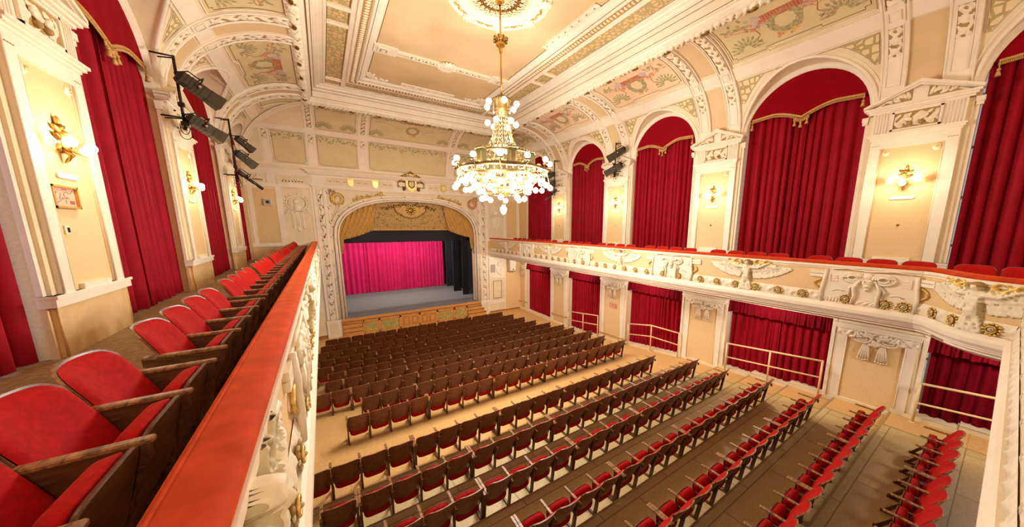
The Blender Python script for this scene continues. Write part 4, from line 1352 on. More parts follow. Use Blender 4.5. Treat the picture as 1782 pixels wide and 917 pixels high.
# upper side fields of the stage wall: medallion panel and plain peach panel, mirrored
for q, sd in ((-1, 'left'), (1, 'right')):
    fq = lambda s, n, z: (s if q < 0 else 2 * XM - s, YF - n, z)
    mb = MB()
    for (za, zb, n) in ((8.56, 8.62, .06), (8.62, 8.68, .11), (8.68, 8.72, .15)):
        wbox(mb, fq, XL, -.26, 0, n, za, zb, M['white'])
    wbox(mb, fq, XL, -.26, 0, .03, 7.9, 8.56, M['white'])
    for (a, b) in ((-1.62, -.36), (-2.7, -1.95)):
        wbox(mb, fq, a, b, .03, .034, 8.06, 8.46, M['cream'])
        for (c0, c1, d0, d1) in ((a, b, 8.04, 8.075), (a, b, 8.45, 8.485), (a, a + .03, 8.04, 8.48), (b - .03, b, 8.04, 8.48)):
            wbox(mb, fq, c0, c1, .03, .055, d0, d1, M['white'])
    wbox(mb, fq, -2.8, -.26, 0, .05, 7.86, 7.93, M['white'])
    wbox(mb, fq, -1.72, -1.48, 0, .04, 5.18, 7.88, M['white'])
    wbox(mb, fq, -.36, -.26, 0, .04, 5.18, 7.88, M['white'])
    wbox(mb, fq, -2.72, -2.56, 0, .04, 5.18, 7.88, M['white'])
    wbox(mb, fq, XL, -.26, 0, .05, 5.04, 5.20, M['white'])
    wbox(mb, fq, XL, -.26, 0, .02, GAL, 5.04, M['dado'])
    wbox(mb, fq, -1.48, -.36, 0, .012, 5.2, 7.76, M['cream'])
    wbox(mb, fq, -2.56, -1.72, 0, .012, 5.2, 7.76, M['peach'])
    TN += 1
    struct(mb, 'trim_%d' % TN, 'white framed panels on the stage wall above the %s gallery' % sd, 'moulding')
    for (a, b) in ((-1.5, -.5), (-2.5, -2.1)):
        mb = MB()
        m_ = .5 * (a + b)
        for i in range(7):
            wleaf(mb, fq, m_ + (i - 3) * (b - a) / 8, 8.17, .04, pi / 2 + (i - 3) * .25, .10 if i != 3 else .14, .045, .035, M['relief'])
            wball(mb, fq, m_ + (i - 3) * (b - a) / 8, 8.16, .05, .035, .035, M['umber'], 6, 4)
        o = mb.build('shell_relief'); tag(o, '%s plaster palmette in the frieze beside the proscenium, %s side' % ('wide' if a > -2 else 'narrow', sd), 'relief')
    mb = MB()
    c = (-.95, 7.13)
    wbox(mb, fq, c[0] - .3, c[0] + .3, .01, .03, 7.05, 7.6, M['cream'])
    wtube(mb, fq, [(c[0] + .40 * cos(2 * pi * i / 28), .045, c[1] + .36 * sin(2 * pi * i / 28)) for i in range(28)], .035, M['white'], 7, True)
    wball(mb, fq, c[0], c[1], .01, .37, .035, M['cream'], 24, 6)
    for (dx, dz, r, d) in ((0, .07, .14, .07), (-.03, -.13, .10, .06), (-.08, .0, .05, .06), (.05, .12, .12, .07), (.02, -.24, .17, .05)):
        wball(mb, fq, c[0] + dx, c[1] + dz, .04, r, d, M['relief'], 10, 6)
    for i in range(18):
        a = 2 * pi * i / 18
        wleaf(mb, fq, c[0] + .43 * cos(a), c[1] + .39 * sin(a), .03, a, .06, .035, .03, M['white'], 6, 4)
    for s in (-.19, 0, .19):
        wbox(mb, fq, c[0] + s - .06, c[0] + s + .06, .01, .045, 5.95 if s else 5.82, 6.68, M['white'])
        wball(mb, fq, c[0] + s, 5.95 if s else 5.8, .03, .06, .04, M['white'], 8, 5)
        wtube(mb, fq, [(c[0] + s, .05, 6.0), (c[0] + s, .05, 6.6)], .016, M['relief'])
    for qq in (-1, 1):
        wtube(mb, fq, [(c[0] + qq * .1, .04, 6.75), (c[0] + qq * .3, .04, 6.66), (c[0] + qq * .42, .04, 6.78), (c[0] + qq * .5, .04, 6.6)], .03, M['white'], 6)
    o = mb.build('portrait_medallion'); tag(o, 'oval plaster portrait medallion with hanging tablets, %s of the stage' % sd, 'medallion')

# lower right corner field beside the stage
mb = MB()
a, b = 2 * XM + .30, 10.55
wbox(mb, fs, a, b, 0, .02, .62, 3.9, M['white'])
wbox(mb, fs, a, b, 0, .04, 0, .62, M['cream'])
wbox(mb, fs, a, b, 0, .07, .60, .74, M['white'])
wbox(mb, fs, a + .12, b - .12, .02, .03, .85, 2.4, M['cream'])
for (c0, c1, d0, d1) in ((a + .3, b - .3, .98, 1.02), (a + .3, b - .3, 2.2, 2.24), (a + .3, a + .34, .98, 2.24), (b - .34, b - .3, .98, 2.24)):
    wbox(mb, fs, c0, c1, .03, .05, d0, d1, M['umber'])
wbox(mb, fs, a, a + .1, .02, .06, .7, 3.9, M['white']); wbox(mb, fs, b - .1, b, .02, .06, .1, 3.9, M['white'])
wbox(mb, fs, a, b, .02, .05, 2.42, 2.55, M['white'])
wbox(mb, fs, b, XR, 0, .02, .12, 3.9, M['peach'])
wbox(mb, fs, b, XR, 0, .05, 0, .13, M['white'])
TN += 1
struct(mb, 'trim_%d' % TN, 'white panelled field at floor level right of the stage', 'moulding')
mb = MB()
c = 9.98
wbox(mb, fs, c - .55, c - .22, .02, .06, 2.85, 3.4, M['speakergrey'])
wball(mb, fs, c + .1, 3.4, .03, .16, .07, M['white'], 10, 6)
for i in range(9):
    wball(mb, fs, c + .1 + .1 * cos(i * .7), 3.25 - .07 * i, .03, .17 - .008 * i, .05, M['white'], 8, 5)
o = mb.build('tablet_relief'); tag(o, 'white plaster tablet relief low on the wall right of the stage', 'relief')
mb = MB()
fl = lambda s, n, z: (s, YF - n, z)
wbox(mb, fl, XL, 2 * XM - 9.2, 0, .04, 0, .18, M['oakdark']); wbox(mb, fl, 9.22, XR, .02, .06, 0, .10, M['oakdark'])
struct(mb, 'baseboard_front', 'brown skirting along the foot of the stage wall', 'skirting')

# ------------------------------------------------------------------ the stage
root = empty('stage', (XM, YF, 0), 'oak fronted stage with grey floor and steps at both ends', 'stage')
def SP(mb, nm, label=None):
    me = mb.mesh(nm); me.transform(Matrix.Translation((-XM, -YF, 0)))
    o = bpy.data.objects.new(nm, me); COL.objects.link(o); o.parent = root
    KIDS.setdefault(root.name, []).append(o)
    if label: o['label'] = label
    return o
mb = MB()
mb.box(XM - 4.6, XM + 4.6, YF + .15, 28.0, .92, .985, M['stagefloor'])
mb.box(.48, 2 * XM - .48, YF - .22, YF + .16, .93, .986, M['stagefloor'])
SP(mb, 'stage_floor', 'grey cloth covered stage floor')
mb = MB()
mb.box(.42, 2 * XM - .42, YF - .26, YF - .2, .86, .99, M['oak'])
mb.box(.42, 2 * XM - .42, YF - .245, YF - .2, .78, .86, M['oakdark'])
mb.box(1.42, 2 * XM - 1.42, YF - .22, YF - .02, 0, .78, M['oak'])
for x in (1.42, 2.24, 3.36, 4.475, 5.56, 6.66, 7.5):
    mb.box(x - .05, x + .05, YF - .25, YF - .2, 0, .78, M['oak'])
mb.box(1.42, 2 * XM - 1.42, YF - .25, YF - .2, 0, .07, M['oak']); mb.box(1.42, 2 * XM - 1.42, YF - .25, YF - .2, .68, .78, M['oak'])
for (a, b) in ((3.45, 3.93), (3.97, 4.40), (4.55, 4.98), (5.02, 5.5)):
    mb.box(a, b, YF - .235, YF - .2, .10, .66, M['oak'])
    mb.box(a + .06, b - .06, YF - .238, YF - .2, .16, .60, M['oakdark'])
    mb.box(a + .10, b - .10, YF - .25, YF - .2, .20, .56, M['oak'])
SP(mb, 'front_panel', 'honey oak panelled stage front')
for (a, b) in ((1.48, 2.18), (2.30, 3.30), (5.62, 6.60), (6.72, 7.46)):
    mb = MB()
    mb.box(a, b, YF - .235, YF - .21, .1, .64, M['grille'])
    for (c0, c1, d0, d1) in ((a, b, .08, .12), (a, b, .62, .66), (a, a + .03, .08, .66), (b - .03, b, .08, .66)):
        mb.box(c0, c1, YF - .25, YF - .22, d0, d1, M['oak'])
    SP(mb, 'grille', 'pierced floral grille in the stage front')
for (a, b, q) in ((.44, 1.40, -1), (2 * XM - 1.40, 2 * XM - .10, 1)):
    mb = MB()
    for i in range(4):
        z1 = .92 - .23 * i; d = .22 + .04 + .16 * i
        if q > 0: mb.box(a, b - .42 + .14 * i, YF - .22 - .03 * i, YF - .02, z1 - .23, z1, M['oak']); mb.box(a, b - .40 + .14 * i, YF - .24 - .03 * i, YF - .02, z1 - .04, z1, M['oakdark'])
        else: mb.box(a, b, YF - .22 - .03 * i, YF - .02, z1 - .23, z1, M['oak']); mb.box(a, b, YF - .24 - .03 * i, YF - .02, z1 - .04, z1, M['oakdark'])
    SP(mb, 'steps', 'oak steps at the %s end of the stage' % ('left' if q < 0 else 'right'))
# stage house
mb = MB()
mb.box(-1.4, -1.2, YF + .6, 28.4, 0, 9.5, M['black']); mb.box(10.2, 10.4, YF + .6, 28.4, 0, 9.5, M['black'])
mb.box(-1.4, 10.4, 28.2, 28.4, 0, 9.5, M['black']); mb.box(-1.4, 10.4, YF + .6, 28.4, 9.4, 9.6, M['black'])
struct(mb, 'wall_back', 'black walls of the stage house', 'wall')

def cloth(x0, x1, y, zb, zt, folds, depth, seed, mat, per=10, nz=8, ztf=None, axis='x', gather=0.0):
    """a hanging pleated cloth as one mesh (along x at y, or along y at x)"""
    rnd = random.Random(seed)
    wd = [rnd.uniform(.55, 1.5) for _ in range(folds)]; tot = sum(wd)
    am = [rnd.uniform(.5, 1.25) for _ in range(folds + 1)]; sk = [rnd.uniform(-.5, .5) for _ in range(folds + 1)]
    cum = [0.0]
    for q in wd: cum.append(cum[-1] + q / tot)
    n = folds * per
    P = np.zeros((n + 1, nz + 1, 3))
    for i in range(n + 1):
        ki = min(i // per, folds - 1); fr = (i - ki * per) / per
        u = cum[ki] + (cum[ki + 1] - cum[ki]) * fr
        a = am[ki] * (1 - fr) + am[ki + 1] * fr; p = sk[ki] * (1 - fr) + sk[ki + 1] * fr
        th = 2 * pi * fr
        w = cos(th + p * sin(th)) * .8 + .28 * cos(2 * th + 1.2 + 2 * p)
        zt_ = ztf(u) if ztf else zt
        zb_ = zb(x0 + (x1 - x0) * u) if callable(zb) else zb
        for j in range(nz + 1):
            v = j / nz
            z = zb_ + (zt_ - zb_) * v
            d = depth * a * w * (1.1 - .4 * v) + .18 * depth * (1 - v) * sin(3 * th + 5 * p + 2 * v)
            s = x0 + (x1 - x0) * u + .4 * depth * sin(th) * (1 - .5 * v)
            s = min(max(s, min(x0, x1)), max(x0, x1))
            P[i, j] = (s, y + d, z) if axis == 'x' else (y + d, s, z)
    mb = MB(); mb.grid(P, mat, True)
    return mb
mb = cloth(.3, 8.34, 27.2, 1.0, 5.9, 30, .10, 5, M['pink'])
tag(mb.build('backdrop_curtain'), 'magenta pleated curtain hanging across the back of the stage', 'curtain')
mb = MB()
mb.grid(np.array([[(x, 23.0 + .03 * sin(x * 3), z) for z in (4.98, 6.2, 8.5)] for x in np.linspace(-.8, 9.8, 40)]), M['black'])
tag(mb.build('black_border_cloth'), 'black border cloth hanging above the stage behind the gold valance', 'stage cloth')
for k, (a, b, y, lab, mt) in enumerate(((8.36, 9.1, 26.7, 'narrow blue-black leg curtain beside the magenta curtain', 'blacknavy'), (8.12, 8.72, 24.2, 'black pleated leg curtain in the right wing of the stage', 'black'), (-.2, .35, 26.7, 'black leg curtain in the left wing of the stage', 'black'))):
    mb = cloth(a, b, y, .99, 6.2, 5, .05, 20 + k, M[mt])
    tag(mb.build('leg_curtain'), lab, 'stage cloth')
mb = MB()
mb.box(8.28, 8.62, 22.6, 22.7, .985, 6.5, M['black']); mb.box(8.62, 8.72, 22.6, 23.4, .985, 6.5, M['black'])
tag(mb.build('wing_flat'), 'plain black wing flat just inside the right of the stage opening', 'stage flat')

# gold valance inside the arch
root = empty('stage_valance', (XM, YF + .42, 5.76), 'old gold painted valance with swagged sides inside the proscenium arch', 'valance')
def VP(mb, nm, label=None):
    me = mb.mesh(nm); me.transform(Matrix.Translation((-XM, -YF - .42, -5.76)))
    o = bpy.data.objects.new(nm, me); COL.objects.link(o); o.parent = root
    if label: o['label'] = label
mb = MB()
mb.grid(np.array([[(x, YF + .42, z) for z in np.linspace(5.78, 7.75, 6)] for x in np.linspace(1.6, 2 * XM - 1.6, 20)]), M['brocade'])
for z, h in ((5.80, .05), (5.98, .03), (6.16, .02)):
    mb.box(1.7, 2 * XM - 1.7, YF + .40, YF + .42, z - h / 2, z + h / 2, M['swag'] if h > .03 else M['umber'])
VP(mb, 'brocade_field', 'patterned old gold field')
mb = MB()
fv = lambda s, n, z: (s, YF + .415 - n, z)
wtube(mb, fv, [(XM - .95, .02, 7.25), (XM - .85, .02, 6.85), (XM - .4, .02, 6.55), (XM, .02, 6.48), (XM + .4, .02, 6.55), (XM + .85, .02, 6.85), (XM + .95, .02, 7.25)], .022, M['darkgold'], 6)
wpoly(mb, fv, [(XM - .85, 7.2), (XM - .78, 6.9), (XM - .35, 6.62), (XM, 6.55), (XM + .35, 6.62), (XM + .78, 6.9), (XM + .85, 7.2)], .005, .012, M['swag'])
wball(mb, fv, XM, 6.95, .02, .17, .03, M['darkgold'], 10, 6)
for i in range(12):
    a = 2 * pi * i / 12
    wleaf(mb, fv, XM + .18 * cos(a), 6.95 + .2 * sin(a), .02, a, .06, .03, .02, M['darkgold'], 6, 4)
for q in (-1, 1):
    for i in range(26):
        wleaf(mb, fv, XM + q * (.2 + .05 * i), 7.32 - .04 * sin(i) - .012 * i, .01, sin(i * 1.7) * 3, .08, .028, .02, M['darkgold'], 6, 4)
VP(mb, 'cartouche')
for q in (-1, 1):
    fq = lambda x: x if q < 0 else 2 * XM - x
    n, m = 60, 26
    P = np.zeros((n + 1, m + 1, 3))
    for i in range(n + 1):
        u = i / n
        xt = .50 + 2.15 * u
        zt = arch_z(max(.63, xt)) + .1
        # lower hem: swoops from the wall side up to the brocade
        xb = .56 + 1.75 * u
        zb = 5.28 + .50 * u ** 1.6 + (0.0 if u > .1 else -1.12 * (1 - u / .1) ** .5)
        for j in range(m + 1):
            v = j / m
            sag = .32 * sin(pi * v) * (1 - .4 * u)
            x = xt * (1 - v) + xb * v - sag * (1 - u) * .4
            z = zt * (1 - v) + zb * v - sag * .35
            fold = sin(9.5 * 2 * pi * (u * .8 + .22 * v * v) + 1.2 * sin(3 * v)) * .085 + sin(17 * 2 * pi * (u - .15 * v)) * .04
            P[i, j] = (fq(max(x, .45)), YF + .30 - .08 * sin(pi * v) + fold, z)
    mb = MB(); mb.grid(P, M['swag'], True)
    mb.tube([tuple(P[i, m]) for i in range(n + 1)], .025, M['fringe'], 6)
    VP(mb, 'side_swag', 'gathered gold swag at the %s of the valance' % ('left' if q < 0 else 'right'))
    mb = MB()
    P = np.zeros((17, 9, 3))
    for i in range(17):
        u = i / 16
        for j in range(9):
            v = j / 8
            P[i, j] = (fq(.64 + .32 * u * (1 - .35 * v)), YF + .27 + .04 * sin(u * 6 * pi), 5.75 - v * (1.55 - .55 * u))
    mb.grid(P, M['swag'], True)
    mb.tube([tuple(P[i, 8]) for i in range(17)], .022, M['fringe'], 6)
    VP(mb, 'side_tail', 'hanging gold tail of the valance')
# unseen fill floods added up in the stage house
for (x, y) in ((2.2, 23.6), (4.5, 23.6), (6.8, 23.6)):
    d = bpy.data.lights.new('stage_fill', 'AREA'); d.energy = W_STAGE_FILL / 3; d.color = (1.0, .95, .9); d.shape = 'RECTANGLE'; d.size = 1.2; d.size_y = .4
    o = bpy.data.objects.new('stage_fill', d); COL.objects.link(o); o.location = (x, y, 6.6); o.rotation_euler = (radians(38), 0, 0)
for (x, y) in ((2.6, 21.2), (6.4, 21.2)):
    d = bpy.data.lights.new('stage_fill', 'AREA'); d.energy = W_STAGE_FILL * .22; d.color = (1.0, .95, .9); d.shape = 'RECTANGLE'; d.size = 1.2; d.size_y = .4
    o = bpy.data.objects.new('stage_fill', d); COL.objects.link(o); o.location = (x, y, 7.6); o.rotation_euler = (radians(15), 0, 0)

# ------------------------------------------------------------------ balconies
OGEE = [(9.41, .90), (9.36, .80), (9.24, .69), (9.08, .60), (8.90, .50), (8.74, .39), (8.61, .26), (8.50, .10), (8.42, -.06), (8.36, -.2)]
BT, BB = 5.24, 3.95                                      # top of the rail, underside of the front

def path_map(path):
    """arc length along a polyline -> position and smooth room-side normal"""
    P = [Vector((p[0], p[1], 0)) for p in path]
    L = [0.0]
    for a, b in zip(P[:-1], P[1:]): L.append(L[-1] + (b - a).length)
    T = [(b - a).normalized() for a, b in zip(P[:-1], P[1:])]
    N = []
    for i in range(len(P)):
        t = (T[max(0, i - 1)] + T[min(len(T) - 1, i)]).normalized()
        N.append(Vector((t.y, -t.x, 0)))
    def at(s):
        s = min(max(s, 0), L[-1])
        k = 0
        while k < len(L) - 2 and L[k + 1] < s: k += 1
        u = (s - L[k]) / max(1e-9, L[k + 1] - L[k])
        return P[k].lerp(P[k + 1], u), N[k].lerp(N[k + 1], u).normalized()
    return at, L

def sweep(mb, path, prof, mat, smooth=False):
    P = [Vector((p[0], p[1], 0)) for p in path]
    T = [(b - a).normalized() for a, b in zip(P[:-1], P[1:])]
    G = []
    for i, p in enumerate(P):
        t0_, t1_ = T[max(0, i - 1)], T[min(len(T) - 1, i)]
        n0, n1 = Vector((t0_.y, -t0_.x, 0)), Vector((t1_.y, -t1_.x, 0))
        b = (n0 + n1).normalized(); k = 1 / max(.4, b.dot(n0))
        G.append([tuple(p + b * (n * k) + Vector((0, 0, z))) for n, z in prof])
    mb.grid(np.array(G), mat, smooth)

def angel(mb, f, c, sc=1.0, res=0.018, rich=True):
    """winged plaster figure holding two wreaths, arms raised: one carved height field"""
    S = np.arange(-1.02, 1.021, res); Z = np.arange(4.345, 5.165, res)
    SS, ZZ = np.meshgrid(S, Z, indexing='ij')
    H = np.zeros_like(SS); G = np.zeros_like(SS); K = np.zeros(SS.shape, int)
    def cap(p, q, r0, r1, base, h, groove=0.0, kind=0):
        d = np.array(q, float) - np.array(p, float); L = np.hypot(*d) + 1e-9; d /= L
        u = ((SS - p[0]) * d[0] + (ZZ - p[1]) * d[1]); w = (-(SS - p[0]) * d[1] + (ZZ - p[1]) * d[0])
        t = np.clip(u / L, 0, 1); r = r0 + (r1 - r0) * t
        du = u - t * L
        k = 1 - (w * w + du * du) / (r * r)
        m = k > 0
        hh = base + h * np.sqrt(np.clip(k, 0, 1))
        if groove:
            hh = hh * (1 - groove * (0.5 + 0.5 * np.sin(2 * pi * (u * 26 + np.abs(w) * 30)))) + .006 * np.exp(-(w / (.18 * r)) ** 2)
        np.copyto(H, hh, where=m); np.copyto(K, kind, where=m); np.copyto(G, k, where=m)
    for q in (-1, 1):
        for i in range(12, -1, -1):
            u = i / 12
            p = (q * (.10 + .46 * u), 4.93 + .07 * u); a = (0 if q > 0 else pi) - q * (1.22 - 1.14 * u)
            L = .26 + .14 * u
            cap(p, (p[0] + cos(a) * L, p[1] + sin(a) * L), .034, .046, .012, .022, .25)
        for i in range(11, -1, -1):
            u = i / 11
            p = (q * (.08 + .50 * u), 4.97 + .06 * u); a = (0 if q > 0 else pi) - q * (1.25 - .85 * u)
            cap(p, (p[0] + cos(a) * .13, p[1] + sin(a) * .13), .03, .036, .026, .024, .2)
        for i in range(9):
            u = i / 8
            cap((q * (.08 + .55 * u), 5.0 + .055 * sin(pi * u * .8)), (q * (.12 + .55 * u), 4.94 + .05 * u), .032, .026, .040, .024)
        for (s0_, z0_, r_) in ((.25, 5.09, .085), (.45, 5.10, .068)):
            for i in range(10):
                a = 2 * pi * i / 10
                x, z = q * s0_ + r_ * cos(a), z0_ + r_ * .62 * sin(a)
                cap((x, z), (x + .03 * cos(a + .9), z + .03 * sin(a + .9)), .026, .012, .05, .025, 0, 1)
    cap((0, 4.66), (0, 4.40), .10, .17, .030, .035)
    for i in range(9):
        u = -1 + i / 4
        cap((.05 * u, 4.72), (.15 * u + .02 * sin(i * 2), 4.38), .020, .026, .05, .035, 0)
    cap((-.10, 4.37), (-.16, 4.35), .03, .02, .06, .02); cap((.06, 4.36), (.10, 4.35), .03, .02, .06, .02)
    cap((0, 4.80), (0, 4.66), .075, .10, .055, .055); cap((0, 4.93), (0, 4.80), .11, .078, .055, .065)
    for i in range(5): cap((-.08 + .04 * i, 4.93), (-.06 + .03 * i, 4.68), .012, .016, .105, .02)
    for q in (-1, 1):
        cap((q * .10, 4.95), (q * .26, 4.94), .04, .032, .07, .04); cap((q * .26, 4.94), (q * .44, 5.05), .03, .022, .07, .035)
        cap((q * .44, 5.05), (q * .48, 5.08), .024, .014, .08, .02)
    cap((0, 5.0), (0.01, 4.95), .035, .04, .09, .04); cap((.01, 5.085), (.01, 5.055), .056, .046, .09, .06)
    for i in range(7): cap((.01 + .056 * cos(i * .55 - .1), 5.10 + .036 * sin(i * .55 - .1)), (.01 + .05 * cos(i * .55), 5.09 + .03 * sin(i * .55)), .024, .022, .11, .03, 0, 2)
    cap((.01, 5.065), (.01, 5.055), .010, .012, .155, .015)
    ok = H > 0
    if True:
        for _ in range(1 if rich else 3):
            Hp = np.pad(H, 1, mode='edge')
            H = .4 * H + .15 * (Hp[:-2, 1:-1] + Hp[2:, 1:-1] + Hp[1:-1, :-2] + Hp[1:-1, 2:])
    ns, nz = SS.shape
    idx = -np.ones(SS.shape, int); V = []
    keep = ok.copy()
    keep[:-1] |= ok[1:]; keep[1:] |= ok[:-1]; keep[:, :-1] |= ok[:, 1:]; keep[:, 1:] |= ok[:, :-1]
    for i in range(ns):
        for j in range(nz):
            if keep[i, j]:
                idx[i, j] = len(V); V.append(f(c + S[i] * sc, H[i, j] if ok[i, j] else -.004, Z[j]))
    F = {0: [], 1: [], 2: [], 3: []}
    for i in range(ns - 1):
        for j in range(nz - 1):
            q = (idx[i, j], idx[i + 1, j], idx[i + 1, j + 1], idx[i, j + 1])
            if min(q) < 0: continue
            kk = K[i, j]
            if kk == 0 and G[i:i + 2, j:j + 2].min() < (.06 if rich else .12): kk = 3  # low edges between feathers and folds take the painted shade colour
            F[kk].append(q)
    b0 = len(mb.v)
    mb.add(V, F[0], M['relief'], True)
    for kk, mt in ((1, 'reliefgold' if rich else 'oliveshade'), (2, 'umber' if rich else 'relief'), (3, 'oliveshade')):
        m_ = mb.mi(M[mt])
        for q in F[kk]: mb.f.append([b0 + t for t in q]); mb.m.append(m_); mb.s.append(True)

def cartouche(mb, f, c, sc=1.0):
    g = lambda s, n, z: f(c + s * sc, n, z)
    wbox(mb, g, -.70, .70, 0, .035, 4.33, 5.06, M['white'])
    for q in (-1, 1):
        wtube(mb, g, [(q * .70, .04, 4.34), (q * .73, .055, 4.6), (q * .70, .055, 4.85), (q * .68, .04, 5.06)], .03, M['white'], 7)
        wbox(mb, g, *sorted((q * .72, q * .98)), 0, .04, 4.88, 4.95, M['white']); wbox(mb, g, *sorted((q * .72, q * .98)), 0, .04, 4.96, 5.02, M['white'])
        wtube(mb, g, [(q * (.76 + .12 * sin(pi * i / 8)), .03, 4.62 + .22 * i / 8) for i in range(9)], .018, M['reliefgold'], 6)
        for rr in (.16, .12, .08):                         # looped ribbon
            wtube(mb, g, [(q * (.23 + rr * cos(2 * pi * i / 16)), .06 + .02 * (rr < .1), 4.93 + rr * .62 * sin(2 * pi * i / 16)) for i in range(16)], .026 if rr > .1 else .02, M['relief'], 6, True)
        wtube(mb, g, [(q * .12, .07, 4.9), (q * .20, .07, 4.72), (q * .17, .06, 4.55), (q * .20, .05, 4.36)], [.03, .036, .03, .034], M['relief'], 7)
        wtube(mb, g, [(q * .16, .06, 4.84), (q * .27, .06, 4.70), (q * .24, .05, 4.52)], [.02, .028, .02], M['relief'], 6)
        for i in range(5): wtube(mb, g, [(q * (.44 + .055 * i), .04, 4.36), (q * (.44 + .055 * i), .04, 4.44)], .012, M['white'], 6)
        for k in range(3): wbox(mb, g, *sorted((q * .48, q * .60)), .035, .05, 4.82 + .055 * k, 4.845 + .055 * k, M['white'])
        wbox(mb, g, *sorted((q * .59, q * .62)), .035, .05, 4.80, 4.98, M['white'])
        wtube(mb, g, [(q * .34, .04, 4.62), (q * .45, .045, 4.65), (q * .55, .04, 4.6)], .012, M['relief'], 5)
    for (s, z, r, d) in ((0, 4.85, .10, .07), (0, 4.78, .07, .075), (-.045, 4.88, .03, .09), (.045, 4.88, .03, .09), (0, 4.97, .09, .06), (0, 4.71, .05, .06)):
        wball(mb, g, s, z, .04, r, d, M['relief'], 9, 6)
    wrelief(mb, g, -.16, .16, 4.35, 4.45, .036, .03, M['relief'], .14, 's', 1, .015)
    wtube(mb, g, [(-.6, .05, 5.09), (-.35, .06, 5.12), (0, .05, 5.08), (.35, .06, 5.12), (.6, .05, 5.09)], .016, M['white'], 6)

def rosette_mesh(f, rich=True):
    mb = MB()
    for i in range(12):
        a = 2 * pi * i / 12
        wleaf(mb, f, .068 * cos(a), .068 * sin(a), .02, a, .022, .022, .013 if rich else .010, M['gold' if rich else 'umber'] if i % 2 else M['reliefgold' if rich else 'oliveshade'], 6, 4)
    wball(mb, f, 0, 0, .01, .082, .02, M['darkgold' if rich else 'umber'], 14, 5)
    wtube(mb, f, [(.055 * cos(2 * pi * i / 14), .038, .055 * sin(2 * pi * i / 14)) for i in range(14)], .010, M['reliefgold'], 5, True)
    wball(mb, f, 0, 0, .03, .042, .012, M['lilac'], 10, 5)
    wball(mb, f, 0, 0, .045, .018, .018, M['dullgreen'], 6, 4)
    return mb

